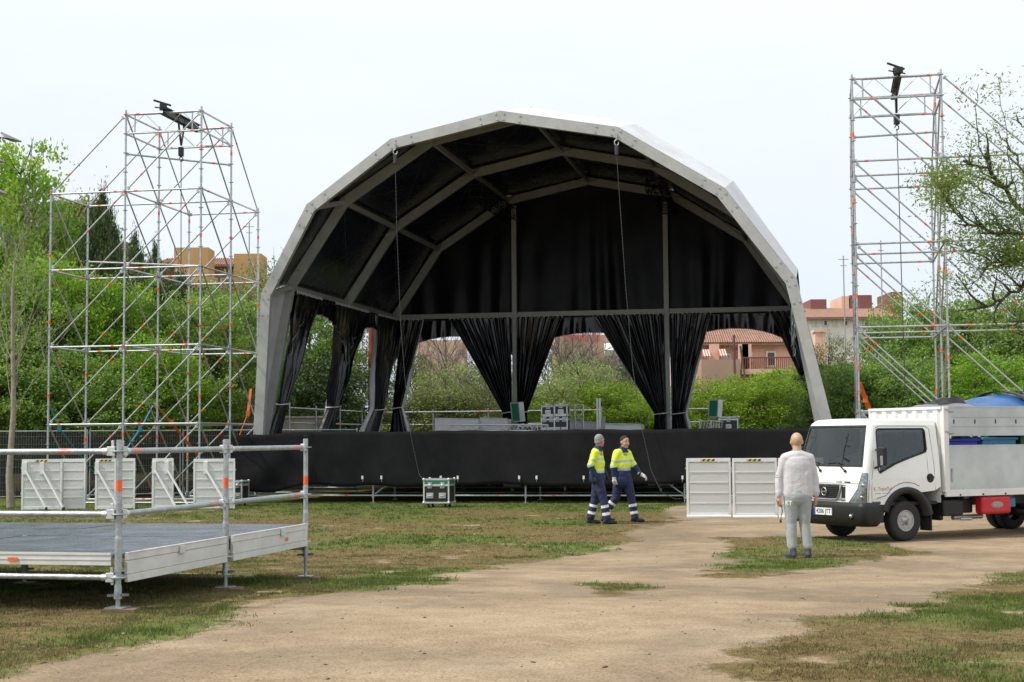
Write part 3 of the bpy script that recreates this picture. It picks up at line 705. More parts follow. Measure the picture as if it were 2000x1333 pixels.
for T_, G_, rows in ((LT, LG, ((0, 1), (1, 1))), (RT, RG, ((0, 1), (1, 1)))):
    zt = L4 if T_ is LT else z2
    for row, rw in ((1, .013), (0, .008)):
        m = MB()
        for k in range(4):
            q0 = G_(k / 4, row, zt if k % 2 else zt - .5); q1 = G_((k + 1) / 4, row, zt - .5 if k % 2 else zt); m.tube(q0, q1, rw, 6)
        for k in (.12, .88): m.tube(G_(k, row, zt - .5), G_(k, row, zt), .018, 6)
        m.tube(G_(.1, row, zt - .47), G_(.9, row, zt - .47), .008, 6); m.tube(G_(.1, row, zt - .03), G_(.9, row, zt - .03), .008, 6)
        m.build('lattice_girder', galv, T_)
def hoist(label, G_, zt, back):
    p, q = G_(.52, -.06, zt + .12), G_(.52, 1.06, zt + .12); H = empty('hoist_beam', (p + q) / 2, label, 'hoist', 'black hoist beams on the towers')
    d = (q - p).normalized(); m = MB(); m.beam(p, q, .16, .02, up=Vector((0, 0, 1))); m.beam(p + Vector((0, 0, -.09)), q + Vector((0, 0, -.09)), .02, .18); m.beam(p + Vector((0, 0, -.18)), q + Vector((0, 0, -.18)), .16, .02); m.build('beam', black_paint, H)
    m = MB(); m.box(p + Vector((0, 0, .0)), (.18, .18, .16), 0, Matrix.Rotation(.3, 3, 'Z')); m.tube(p + Vector((-.25, 0, .18)), p + Vector((.18, .1, .06)), .03, 6); m.tube(p + Vector((-.22, 0, .0)), p + Vector((.2, .1, -.05)), .02, 6); m.build('trolley', black_paint, H, bevel=.02)
    c = G_(.52, .5, zt - .2); m = MB()
    for s_ in (-1, 1): m.path([c + d * (s_ * .22) + Vector((0, 0, .28)), c + d * (s_ * .12) + Vector((0, 0, -.1)), c + Vector((0, 0, -.45))], .03, 6)
    m.build('sling', black_paint, H)
    m = MB(); m.box(c + Vector((0, 0, -.62)), (.13, .13, .24)); m.path([c + Vector((.05 * math.cos(t_), 0, -.82 + .06 * math.sin(t_))) for t_ in np.linspace(-2, 3.4, 10)], .016, 6); m.build('hook_block', black_paint, H, bevel=.02)
    ch = MB(); ch.path([c + Vector((0, 0, -.85)), Vector((c.x + .05, c.y, 1.2)), Vector((c.x + .08, c.y - .1, .6))], .012, 5); o = ch.build('hoist_chain', chain_m); return H, o
H, o = hoist('black hoist beam lying across the top of the left scaffold tower', LG, L4, 1); tag(o, 'long dark chain dropping inside the left scaffold tower', 'chain', 'hoist chains')
H, o = hoist('black hoist beam end-on at the top of the right scaffold tower', RG, z2, 1); tag(o, 'long dark chain dropping inside the right scaffold tower', 'chain', 'hoist chains')
def strap(label, pts, col, w_=.05, nm='ratchet_strap'):
    m = MB(); P = [Vector(p) for p in pts]
    for a, b in zip(P, P[1:]): m.beam(a, b, w_, .012)
    mid = P[0].lerp(P[-1], .3); m.box(P[min(1, len(P) - 1)], (.09, .09, .16)); o = m.build(nm, col); tag(o, label, 'strap', 'ratchet straps on the towers'); return o
teal = mat('teal_webbing', (.02, .20, .25), .7); orange = mat('orange_webbing', (.75, .14, .03), .7); blue_w = mat('blue_webbing', (.03, .25, .45), .7)
strap('teal ratchet strap slanting down between the left tower front posts', [at(98, 792, 38.3), at(116, 838, 38.5), at(184, 925, 39.4)], teal)
strap('blue ratchet strap slanting down left from the left tower middle post', [at(299, 792, 40), at(274, 838, 39.7), at(246, 878, 39.2)], blue_w)
strap('orange ratchet strap slanting down right from the left tower middle post', [at(304, 790, 40), at(335, 826, 40.3), at(388, 892, 41.2)], orange, .09)
strap('orange ratchet strap hanging by the post next to the canopy leg', [at(490, 760, 41.5), at(484, 808, 41.3), at(468, 850, 41.2)], orange, .07)
strap('orange ratchet strap hanging behind the truck cab on the right tower', [at(1678, 748, 35.6), at(1690, 780, 35.9), at(1700, 806, 36.1)], orange, .12)
# ---------------------------------------------------------------- foreground platform
TP = R(12.9); PU = Vector((math.cos(TP), -math.sin(TP), 0)); PV = Vector((math.sin(TP), math.cos(TP), 0)); PO = Vector((-3.14, 11.84, 0))
def PP(i, j, z): return PO + PU * (i * 2.07) + PV * (j * 2.07) + Vector((0, 0, z))
plat = empty('scaffold_platform', PP(0, 0, .33), 'low grey scaffold platform with tube guardrails in the left foreground', 'platform')
plate_steel = mat('platform_edge_aluminium', (.66, .66, .65), .5, .2, .10, 3, .05, 25, stretch=(1, 1, 1))
ply = mat('worn_platform_ply', (.10, .118, .16), .26, 0, .2, 2.2, .03, 5, spec=.45)
RZ = [.618, 1.118, 1.618]
for i in (0, -1, -2, -3):
    for j in (0, 1, 2):
        full = i == 0 or j == 0
        if j == 0 and i < 0: full = i == -2
        zt = 1.71 if (i == 0 or (j == 0)) else .80
        p = PP(i, j, 0); g0 = gzf(p.x, p.y)
        if zt < 1 or True:
            m = MB(); zb = .50
            m.tube(PP(i, j, zb), PP(i, j, zt), .0242, 16)
            if zt > 1: m.tube(PP(i, j, .66), PP(i, j, .92), .0295, 16); m.tube(PP(i, j, .92), PP(i, j, .95), .0295, 16, r2=.0242)
            for z in ([.618, 1.118, 1.618] if zt > 1 else [.618]):
                m.lathe(PP(i, j, z - .005), (0, 0, 1), [(0, .026), (0, .06), (.003, .0615), (.007, .0615), (.01, .06), (.01, .026)], 20, 0)
                if z > 1: m.tube(PP(i, j, z + .12), PP(i, j, z + .121), .025, 12)
            if zt > 1: m.tube(PP(i, j, 1.30 - .04 * j), PP(i, j, 1.39 - .04 * j), .0252, 16, 1)
            m.tube(PP(i, j, .46), PP(i, j, .56), .032, 16, r2=.028)
            m.build('upright_post', [galv_near, tape], plat)
            m = MB(); m.tube(PP(i, j, g0 + .03), PP(i, j, .5), .017, 12)
            z = g0 + .05
            while z < .48: m.tube(PP(i, j, z), PP(i, j, z + .006), .0195, 12); z += .012
            for a in range(2): m.beam(PP(i, j, .475) + PU * -.09, PP(i, j, .485) + PU * .09, .022, .02)
            m.tube(PP(i, j, .45), PP(i, j, .495), .034, 12)
            m.box(PP(i, j, g0 + .03), (.15, .15, .008), 0, Matrix.Rotation(-TP, 3, 'Z')); m.build('base_jack', galv_near, plat)
            m = MB(); m.box(PP(i, j, g0 + .008) + PU * .03, (.26, .21, .03), 0, Matrix.Rotation(-TP + .2 + .3 * i, 3, 'Z')); o = m.build('wooden_pad', wood); tag(o, {(0, 0): 'wooden pad under the nearest platform jack', (0, 1): 'wooden pad under the middle right platform jack', (0, 2): 'wooden pad under the far right platform jack'}.get((i, j), 'wooden pad under a platform jack in the dark below the deck'), 'wooden pad', 'wooden pads under the platform')
def wedge(p, d, parent, tp=0.0):
    m = MB(); m.beam(p + d * .028, p + d * .10, .045, .075); m.tube(p + d * .095, p + d * .14, .028, 12)
    m.beam(p + d * .05 + Vector((0, 0, -.06)), p + d * .06 + Vector((0, 0, .085)), .008, .026, up=d); m.build('wedge_head', clip_near, parent, bevel=.006)
clip_near = mat('zinc_casting', (.62, .64, .66), .45, .6, .15, 20)
def rail(p, q, nm='guard_rail', f=.12, parent=plat):
    d = (q - p).normalized(); m = MB(); m.tube(p + d * .11, q - d * .11, .0242, 16); tape_band(m, p, q, .0225, f, .11); r_ = m.build(nm, [galv_near, tape], plat); wedge(p, d, r_); wedge(q, -d, r_)
for z, f in ((1.118, .92), (1.618, .13)):
    rail(PP(0, 0, z), PP(0, 1, z), f=f if z > 1.2 else .86); rail(PP(0, 1, z), PP(0, 2, z), f=.86)
for i in (0, -1, -2):
    for z in RZ: rail(PP(i - 1, 0, z), PP(i, 0, z), f=.77 if z > 1.5 else .3, nm='guard_rail' if z > 1 else 'ledger_tube')
# deck panels (each 1.03 m wide across the platform) and side aprons
for i in range(3):
    for k in range(4):
        m = MB(); p0, p1 = PP(-i, k / 2, .80), PP(-i - 1, (k + 1) / 2, .80); e = .006
        a, b, c, d = PP(-i - 1, k / 2, .8), PP(-i, k / 2, .8), PP(-i, (k + 1) / 2, .8), PP(-i - 1, (k + 1) / 2, .8)
        cc = (a + b + c + d) / 4; q = [cc + (x - cc) * .985 for x in (a, b, c, d)]; dz = Vector((0, 0, -.02 )); 
        m.add(q + [x - Vector((0, 0, .03)) for x in q], [(0, 1, 2, 3), (7, 6, 5, 4), (0, 4, 5, 1), (1, 5, 6, 2), (2, 6, 7, 3), (3, 7, 4, 0)]); o = m.build('deck_panel', ply, plat); o.location.z += random.uniform(-.002, .002)
    m = MB()
    for h0, h1, off_ in ((.715, .795, -.028), (.795, .812, -.034), (.755, .763, -.033)):
        a, b = PP(-i - 1, 0, 0) + PU * .05 + PV * off_, PP(-i, 0, 0) - PU * .05 + PV * off_; m.add([a + Vector((0, 0, h0)), b + Vector((0, 0, h0)), b + Vector((0, 0, h1)), a + Vector((0, 0, h1))] + [x + PV * .03 for x in (a + Vector((0, 0, h0)), b + Vector((0, 0, h0)), b + Vector((0, 0, h1)), a + Vector((0, 0, h1)))], [(0, 1, 2, 3), (7, 6, 5, 4), (0, 4, 5, 1), (1, 5, 6, 2), (2, 6, 7, 3), (3, 7, 4, 0)])
    if i == 0: m.box(PP(-.44, 0, .755) - PV * .036, (.09, .004, .03), 1, Matrix.Rotation(-TP, 3, 'Z'))
    m.build('edge_beam', [plate_steel, tape], plat)
for j in range(2):
    m = MB(); rot = Matrix.Rotation(-TP, 3, 'Z')
    a, b = PP(0, j, 0) + PV * .07 + PU * .045, PP(0, j + 1, 0) - PV * .07 + PU * .045
    def apr(z0, z1, o1):
        x0, x1 = a + PU * (o1 - .03), b + PU * (o1 - .03); q = [x0 + Vector((0, 0, z0)), x1 + Vector((0, 0, z0)), x1 + Vector((0, 0, z1)), x0 + Vector((0, 0, z1))]; m.add(q + [x + PU * .03 for x in q], [(3, 2, 1, 0), (4, 5, 6, 7), (0, 1, 5, 4), (1, 2, 6, 5), (2, 3, 7, 6), (3, 0, 4, 7)])
    apr(.575, .635, .004); apr(.638, .745, .0); apr(.748, .80, .004); apr(.80, .812, .007)
    c = PP(0, j + .5 if j == 0 else j + .62, .765) + PU * .058; m.box(c, (.014, .10, .065), 0, rot); 
    if j == 1: m.box(PP(0, 1.68, .685) + PU * .0465, (.003, .09, .035), 1, rot)
    m.build('side_apron', [plate_steel, tape], plat, bevel=.003)
m = MB()
for i in range(3):
    for j in range(3): m.tube(PP(-i, j, .618), PP(-i - 1, j, .618), .0242, 10)
for i in range(4):
    for j in range(2): m.tube(PP(-i, j, .618), PP(-i, j + 1, .618), .0242, 10)
m.build('under_frame', galv_near, plat)
for i in range(3):  # unseen panels added at the back to keep daylight from under the deck
    m = MB(); a, b = PP(-i, 2, 0) + PV * .03, PP(-i - 1, 2, 0) + PV * .03; m.add([a + Vector((0, 0, .52)), b + Vector((0, 0, .52)), b + Vector((0, 0, .79)), a + Vector((0, 0, .79))] + [x + PV * .03 for x in (a + Vector((0, 0, .52)), b + Vector((0, 0, .52)), b + Vector((0, 0, .79)), a + Vector((0, 0, .79)))], [(0, 1, 2, 3), (7, 6, 5, 4), (0, 4, 5, 1), (1, 5, 6, 2), (2, 6, 7, 3), (3, 7, 4, 0)]); m.build('back_shade_panel', plate_steel, plat)
p = onground(527, 1160); m = MB(); m.beam(p + Vector((-.11, 0, .012)), p + Vector((.11, .02, .014)), .03, .014); o = m.build('wood_stick', mat('pale_wood', (.5, .36, .22), .8, 0, .2, 20)); tag(o, 'thin pale stick of wood lying beside the platform', 'stick')

# ---------------------------------------------------------------- crowd barriers
perf = bpy.data.materials.new('perforated_sheet'); perf.use_nodes = True; t = perf.node_tree; t.nodes.clear()
o_ = nd(t, 'ShaderNodeOutputMaterial'); pr = nd(t, 'ShaderNodeBsdfPrincipled'); pr.inputs['Base Color'].default_value = (.72, .73, .73, 1); pr.inputs['Metallic'].default_value = .1; pr.inputs['Roughness'].default_value = .45
tr = nd(t, 'ShaderNodeBsdfTransparent'); mxs = nd(t, 'ShaderNodeMixShader'); tcn = nd(t, 'ShaderNodeTexCoord'); vo = nd(t, 'ShaderNodeTexVoronoi'); vo.inputs['Scale'].default_value = 55; vo.inputs['Randomness'].default_value = 0
cp = nd(t, 'ShaderNodeMath', operation='GREATER_THAN'); cp.inputs[1].default_value = .42
t.links.new(tcn.outputs['Object'], vo.inputs['Vector']); t.links.new(vo.outputs['Distance'], cp.inputs[0]); t.links.new(cp.outputs[0], mxs.inputs[0]); t.links.new(tr.outputs[0], mxs.inputs[1]); t.links.new(pr.outputs[0], mxs.inputs[2]); t.links.new(mxs.outputs[0], o_.inputs['Surface'])
haz_y = mat('hazard_yellow', (.75, .50, .03), .5)
def barrier(label, px, py, Ypx, wd, ht, ang, braces, group, haz=True, foot=True, cat='crowd barrier'):
    """px, py: left foot of the barrier in the photograph; its depth follows from the ground there"""
    p = onz(px, py, 0) if Ypx is None else at(px, py, Ypx); p.z = max(0, gzf(p.x, p.y)) if p.y < 33 else 0
    e = empty('crowd_barrier', p, label, cat, group, rz=ang); L = lambda x, y, z: Vector((x, y, z))
    fr = .04
    m = MB(); m.box(L(wd / 2, 0, ht - fr), (wd, .05, .08)); m.box(L(wd / 2, 0, .05), (wd - .1, .05, .08))
    for x in (fr / 2, wd - fr / 2): m.box(L(x, 0, ht / 2 - .04), (.05, .046, ht - .08))
    m.build('frame', white_alu, e, world=False, bevel=.004)
    m = MB(); n = 4
    for k in range(1, 5): m.box(L(wd / 2, -.018, .08 + (ht - .15) * k / 5), (wd - .11, .014, .024))
    for x in (.2, wd - .24): m.box(L(x, .03, ht / 2), (.045, .022, ht - .1))
    m.build('cross_bars', white_alu, e, world=False)
    m = MB(); m.box(L(wd / 2, -.012, ht / 2), (wd - .10, .004, ht - .18)); m.build('perforated_panel', perf, e, world=False)
    if haz:
        m = MB(); m.box(L(wd * .48, -.0275, ht - fr), (.30, .004, .045), 0)
        for k in range(3): x = wd * .48 - .12 + k * .1; m.add([L(x, -.0310, ht - fr - .022), L(x + .045, -.0310, ht - fr - .022), L(x + .075, -.0310, ht - fr + .022), L(x + .03, -.0310, ht - fr + .022)], [(0, 1, 2, 3)], 1)
        m.build('hazard_sticker', [haz_y, black_paint], e, world=False)
    for x in (braces or []):
        m = MB(); m.beam(L(x, -.03, ht * .8), L(x + .62, -.40, .06), .045, .03); m.tube(L(x + .60, -.40, .045), L(x + .65, -.40, .045), .045, 10, 1); m.box(L(x, -.04, ht * .82), (.10, .04, .30)); m.build('brace_strut', [white_alu, black_rubber], e, world=False)
    if foot:
        m = MB(); m.add([L(-.03, -.16, .0), L(wd - .02, -.16, .0), L(wd - .02, -.16, .03), L(-.03, -.16, .03), L(.0, -.04, .0), L(wd - .04, -.04, 0), L(wd - .04, -.04, .055), L(.0, -.04, .055)], [(0, 1, 2, 3), (7, 6, 5, 4), (3, 2, 6, 7), (0, 3, 7, 4), (1, 5, 6, 2), (0, 4, 5, 1)]); m.build('foot_plate', white_alu, e, world=False)
    m = MB()
    for z in (.35, ht * .78):
        m.box(L(wd + .012, 0, z), (.03, .03, .05)); m.box(L(-.012, 0, z + .06), (.03, .03, .04))
    m.build('hinge_lugs', galv, e, world=False)
    return e
g1 = 'white crowd barriers right of the stage front'; g2 = 'crowd barriers standing under the left scaffold tower'
barrier('white perforated crowd barrier with hazard sticker, nearest the two workers', 1342, 1003, 31.4, .93, 1.24, -.03, None, g1)
barrier('white perforated crowd barrier beside the bald man, middle one of three', 1432, 1005, 31.2, .93, 1.24, -.03, None, g1)
barrier('white crowd barrier mostly hidden behind the bald man', 1522, 1007, 31.0, .93, 1.24, -.03, None, g1)
barrier('leftmost crowd barrier with two struts standing beside the bare tree', 42, 988, 37.0, .98, 1.26, .06, [.08, .50], g2, foot=False)
barrier('plain crowd barrier between the strutted pair under the left tower', 119, 989, 37.3, .62, 1.26, -.05, None, g2, haz=False, foot=False)
barrier('crowd barrier with hazard sticker behind the nearest platform post', 186, 988, 36.9, .50, 1.26, .05, [.04], g2, foot=False)
barrier('dull grey crowd barrier just left of the thin strutted one', 225, 987, 37.4, .50, 1.26, -.04, None, g2, haz=False, foot=False)
barrier('narrow crowd barrier with two struts between the platform posts', 297, 988, 36.8, .52, 1.26, .04, [.05, .36], g2, haz=False, foot=False)
barrier('bright white crowd barrier beside the green flight case', 378, 987, 36.9, 1.02, 1.24, .02, [.3], g2, haz=False, foot=False)

# ---------------------------------------------------------------- flight cases
case_black = mat('black_laminate', (.014, .014, .015), .42); case_green = mat('green_laminate', (.01, .17, .095), .45)
def flight_case(label, loc, ang, sx, sy, sz, lid=.25, green=False, wheels=True, cat='flight case', group='flight cases', handles=2):
    e = empty('flight_case', loc, label, cat, group, rz=ang); L = lambda x, y, z: Vector((x, y, z)); wz = .11 if wheels else 0
    m = MB(); m.box(L(0, 0, wz + sz / 2), (sx - .02, sy - .02, sz - .02)); m.build('body', case_black, e, world=False)
    if green:
        m = MB(); m.box(L(0, 0, wz + sz * (1 - lid / 2)), (sx - .01, sy - .01, sz * lid - .03)); m.build('lid', case_green, e, world=False)
    m = MB(); t_ = .035
    for x in (-1, 1):
        for y in (-1, 1): m.box(L(x * (sx / 2 - t_ / 2), y * (sy / 2 - t_ / 2), wz + sz / 2), (t_, t_, sz))
    for z in (t_ / 2, sz - t_ / 2, sz * (1 - lid)):
        for y in (-1, 1): m.box(L(0, y * (sy / 2 - t_ / 2 + .002), wz + z), (sx - 2 * t_, t_, t_ if z != sz * (1 - lid) else .05))
        for x in (-1, 1): m.box(L(x * (sx / 2 - t_ / 2 + .002), 0, wz + z), (t_, sy - 2 * t_, t_ if z != sz * (1 - lid) else .05))
    for x in (-1, 1):
        for y in (-1, 1):
            for z in (0, 1): m.ball(L(x * (sx / 2 - .015), y * (sy / 2 - .015), wz + .015 + z * (sz - .03)), .04, 0, 8, 6)
    m.build('aluminium_edging', alu_pale, e, world=False)
    for x in ([-.24, .24] if handles == 2 else [0]):
        m = MB(); c = L(x * sx, -sy / 2 - .004, wz + sz * .32); m.box(c, (.17, .012, .13)); m.box(c + L(0, -.008, 0), (.13, .01, .085), 1); m.tube(c + L(-.055, -.022, .0), c + L(.055, -.022, .0), .010, 8); m.build('handle', [alu_pale, galv], e, world=False)
        m = MB(); c = L(x * sx, -sy / 2 - .006, wz + sz * (1 - lid)); m.box(c, (.11, .014, .15)); m.lathe(c + L(0, -.006, -.01), (0, -1, 0), [(0, .045), (.012, .042), (.016, .02)], 10); m.build('butterfly_latch', galv, e, world=False)
    if wheels:
        for x in (-1, 1):
            for y in (-1, 1):
                m = MB(); c = L(x * sx * .33, y * sy * .33, .05); m.lathe(c + L(-.02, 0, 0), (1, 0, 0), [(0, .035), (.0, .05), (.04, .05), (.04, .035)], 12, 1); m.box(c + L(0, 0, .055), (.06, .08, .015)); m.box(c + L(.026, 0, .02), (.006, .04, .07)); m.build('castor', [galv, black_rubber], e, world=False)
    return e
pc = onz(855, 986, 0); 
flight_case('black and green flight case on castors on the grass before the stage', at(858, 985, 36.9) * 1.0, -.20, .66, .62, .60, .26, True)
pc2 = at(462, 985, 38.4); pc2.z = 0
flight_case('small green topped case standing right of the white barrier', pc2, -.2, .5, .5, .55, .2, True)
for o in bpy.data.objects:
    if o.name.startswith('flight_case') and o.parent is None and o.location.z < .5: o.location.z = 0.0
def deckp(px, b, z=DECK): p = bp_(px, 840, b); p.z = z; return p
cb = 45.0; sc_ = FPX / 45.5
flight_case('lower left black flight case of the stack of four on stage', deckp(1073, cb), -.2, .43, .5, .63, .2, False, False)
flight_case('lower right black flight case with two handles in the stack', deckp(1098, cb - .1), -.2, .43, .5, .64, .2, False, False)
flight_case('upper left black flight case with one latch in the stack', deckp(1073, cb, DECK + .635), -.2, .43, .45, .31, .1, False, False, handles=1)
flight_case('upper right black flight case with plain front in the stack', deckp(1098, cb - .1, DECK + .645), -.2, .42, .45, .32, .1, False, False, handles=1)
flight_case('open low flight case behind the flat truss on stage', deckp(1034, cb + .6), -.2, .65, .5, .38, .15, False, False)
flight_case('black flight case at the right end of the stage', deckp(1424, 45.4), -.2, .58, .5, .44, .2, False, True, handles=1)
def lid(label, px, py0, py1, b, w_, lean):
    p = bp_(px, py1, b); q = bp_(px, py0, b); h = q.z - p.z; e = empty('case_lid', p, label, 'case lid', 'open green case lids', rz=-.9); L = lambda x, y, z: Vector((x, y, z)); rot = Matrix.Rotation(lean, 3, 'X') @ Matrix.Identity(3)
    m = MB(); m.box(rot @ L(0, 0, h / 2), (w_, .16, h - .05), 0, rot); m.build('panel', case_green, e, world=False)
    m = MB()
    for z in (.02, h - .02): m.box(rot @ L(0, 0, z), (w_ + .02, .19, .035), 0, rot)
    for x in (-1, 1): m.box(rot @ L(x * w_ / 2, 0, h / 2), (.035, .19, h), 0, rot)
    m.build('aluminium_edging', alu_pale, e, world=False)
lid('open green case lid leaning up beside the first back post', 1013, 786, 824, 45.6, .4, .12)
lid('upright green case lid above the case at the right of the stage', 1396, 781, 817, 45.5, .38, -.1)
box_truss('flat silver truss lying along the front middle of the stage', bp_(876, 836, 42), bp_(1070, 836, 42), .17, alu_pale, n=22, rc=.02)
box_truss('short silver truss standing upright beside the flight cases', deckp(1131, 46), deckp(1131, 46) + Vector((0, 0, .98)), .26, alu_pale, n=4, rc=.022)
box_truss('silver truss lying end-on beside the right flight case', bp_(1378, 834, 42.5), bp_(1410, 836, 46), .32, alu_pale, n=12, rc=.02)
m = MB(); 
for px in (1167, 1172): m.beam(deckp(px, 46.5), deckp(px, 46.5) + Vector((0, 0, 1.18)), .06, .05)
m.beam(deckp(1173, 46.4), deckp(1180, 46.6) + Vector((0, 0, .6)), .12, .04); o = m.build('metal_stand', alu_pale); tag(o, 'upright pair of silver posts right of the standing truss', 'stand')
lowp = mat('pale_grey_panel', (.56, .60, .64), .55, 0, .06, 3)
for lb, x0, x1, y0, b in (('pale grey ramp panel lying behind the standing truss', 1106, 1178, 824, 47), ('long pale grey ramp panel right of the silver posts', 1182, 1254, 829, 44.5), ('white painted low panel at the left of the stage', 849, 935, 818, 47), ('pale grey low panel beside the white one on stage', 937, 992, 817, 47.3)):
    p, q = deckp(x0, b), deckp(x1, b); zt = bp_(x0, y0, b).z; h = max(.2, zt - DECK); d = (q - p).normalized()
    m = MB(); pr_ = [p, q, q + AV * .5, p + AV * .5]
    m.add([p, q, q + AV * .6, p + AV * .6, p + Vector((0, 0, h)), q + Vector((0, 0, h * .93)), q + AV * .6 + Vector((0, 0, h * .93)), p + AV * .6 + Vector((0, 0, h))], [(3, 2, 1, 0), (4, 5, 6, 7), (0, 1, 5, 4), (1, 2, 6, 5), (2, 3, 7, 6), (3, 0, 4, 7)]); m.beam(p + Vector((0, 0, h + .012)) - AV * .02, q + Vector((0, 0, h * .93 + .012)) - AV * .02, .03, .03)
    o = m.build('ramp_panel', lowp if 'white' not in lb else white_alu, bevel=.01); tag(o, lb, 'panel', 'panels lying on the stage')
# bits seen under the stage
red = mat('red_plastic', (.55, .02, .03), .45)
for k, (px, py, w_, h_, mm, lb) in enumerate(((1000, 944, .55, .22, white_alu, 'white box seen low under the middle of the stage'), (1105, 949, .35, .10, red, 'red crate seen in the dark gap under the stage'), (1160, 949, .25, .12, white_alu, 'small white box under the stage behind the workers'), (1290, 946, .8, .08, white_alu, 'long pale bar lying under the stage near the cable'))):
    p = bp_(px, py, 47); m = MB(); m.box(Vector((p.x, p.y, p.z)), (w_, .4, h_)); m.tube(Vector((p.x, p.y, 0)), Vector((p.x, p.y, p.z)), .05, 8); o = m.build('storage_box' if k != 3 else 'metal_bar', mm, bevel=.01); tag(o, lb, 'box' if k != 3 else 'bar')
# ---------------------------------------------------------------- text
def text_mesh(body, size, name, material, parent, M_, ext=.001, bold=0.0, width=None):
    """flat lettering built as a mesh; M_ maps (x right, y up, z out) to the parent's space"""
    cu = bpy.data.curves.new('txt', 'FONT'); cu.body = body; cu.size = size; cu.extrude = ext; cu.offset = bold; cu.align_x = 'CENTER'; cu.align_y = 'CENTER'; cu.resolution_u = 3
    o = bpy.data.objects.new('txt', cu); COL.objects.link(o); dg = bpy.context.evaluated_depsgraph_get(); me = bpy.data.meshes.new_from_object(o.evaluated_get(dg)); bpy.data.objects.remove(o); bpy.data.curves.remove(cu)
    if width:
        xs = [v.co.x for v in me.vertices]; k = width / (max(xs) - min(xs)); me.transform(Matrix.Diagonal((k, 1, 1, 1)))
    me.transform(M_); me.materials.clear(); me.materials.append(material); me.name = name
    o = bpy.data.objects.new(name, me); COL.objects.link(o); o.parent = parent; return o
def basis(o, x, y): 
    x = Vector(x).normalized(); y = Vector(y).normalized(); z = x.cross(y); o = Vector(o)
    return Matrix(((x.x, y.x, z.x, o.x), (x.y, y.y, z.y, o.y), (x.z, y.z, z.z, o.z), (0, 0, 0, 1)))
# ---------------------------------------------------------------- truck
TA = R(207); TN = Vector((.454, -.891, 0)); TSY = .94; TC = Vector((6.27, 24.0, 0)) - TN * .80 * TSY
truck = empty('truck', TC, 'white flatbed truck with grey aluminium sides parked at the right', 'truck', rz=TA); truck.scale = (1, TSY, 1)
L = lambda x, y, z: Vector((x, y, z))
glass_t = bpy.data.materials.new('tinted_glass'); glass_t.use_nodes = True; t = glass_t.node_tree; t.nodes.clear()
o_ = nd(t, 'ShaderNodeOutputMaterial'); g_ = nd(t, 'ShaderNodeBsdfGlossy'); g_.inputs['Roughness'].default_value = .02; g_.inputs['Color'].default_value = (.9, .95, 1, 1); tr = nd(t, 'ShaderNodeBsdfTransparent'); tr.inputs[0].default_value = (.48, .56, .52, 1); mxs = nd(t, 'ShaderNodeMixShader')
fr = nd(t, 'ShaderNodeFresnel'); fr.inputs[0].default_value = 1.55; fa = nd(t, 'ShaderNodeMath', operation='MULTIPLY_ADD'); fa.inputs[1].default_value = 1.15; fa.inputs[2].default_value = .02; fa.use_clamp = True
t.links.new(fr.outputs[0], fa.inputs[0]); t.links.new(fa.outputs[0], mxs.inputs[0]); t.links.new(tr.outputs[0], mxs.inputs[1]); t.links.new(g_.outputs[0], mxs.inputs[2]); t.links.new(mxs.outputs[0], o_.inputs[0])
plastic_blk = mat('black_bumper_plastic', (.010, .0105, .012), .48, 0, .15, 15, .05, 80)
seatm = mat('grey_seat_cloth', (.10, .10, .11), .9, 0, .2, 10); chrome = mat('chrome', (.62, .62, .62), .18, .95); grille_m = mat('grille_black', (.012, .012, .013), .5); lampg = mat('headlamp_lens', (.26, .28, .29), .15, .6, .5, 30, coat=.6); amber = mat('amber_lens', (.8, .35, .05), .2)
side_alu = mat('truck_side_aluminium', (.52, .56, .57), .42, .35, .16, 1.1, .02, 6); rimm = mat('wheel_rim', (.42, .42, .42), .45, .6, .2, 12); white_dirty = mat('white_truck_panel', (.74, .745, .73), .4, 0, .06, 3)
def itp(z, tab):
    for (z0, v0), (z1, v1) in zip(tab, tab[1:]):
        if z <= z1: f = max(0, (z - z0) / (z1 - z0)); return v0 + (v1 - v0) * f
    return tab[-1][1]
XF = [(.3, .94), (.62, .95), (.85, .94), (1.05, .91), (1.24, .865), (1.55, .79), (1.84, .715), (1.90, .68), (1.94, .62)]
WF = [(.3, .93), (.9, .935), (1.24, .915), (1.84, .835), (1.94, .79)]
def cabp(u, z, off=0.0, s_=1):
    """u 0..1 front from the centre to the corner, 1..2 the corner, 2..3 the side back to the rear wall"""
    xf, w_ = itp(z, XF) + off, itp(z, WF) + off; rr = .11
    if u <= 1: y = u * (w_ - rr); x = xf - .045 * u ** 2
    elif u <= 2: a = (u - 1) * math.pi / 2; x = xf - .045 - rr + rr * math.cos(a); y = w_ - rr + rr * math.sin(a)
    else: x = xf - .045 - rr + (-.72 - off - (xf - .045 - rr)) * (u - 2); y = w_
    return L(x, s_ * y, z)
def u_of_x(x, z): xf = itp(z, XF) - .155; return 2 + (xf - x) / (xf + .72)
cab = MB(); 
def cgrid(us, zs, s_, off=0.0, mb=None, m=0):
    P = [[cabp(u(z) if callable(u) else u, z, off, s_) for u in us] for z in zs]; 
    if s_ < 0: P = [r_[::-1] for r_ in P]
    (mb or cab).grid(P, m)
fx = lambda x: (lambda z: u_of_x(x, z))
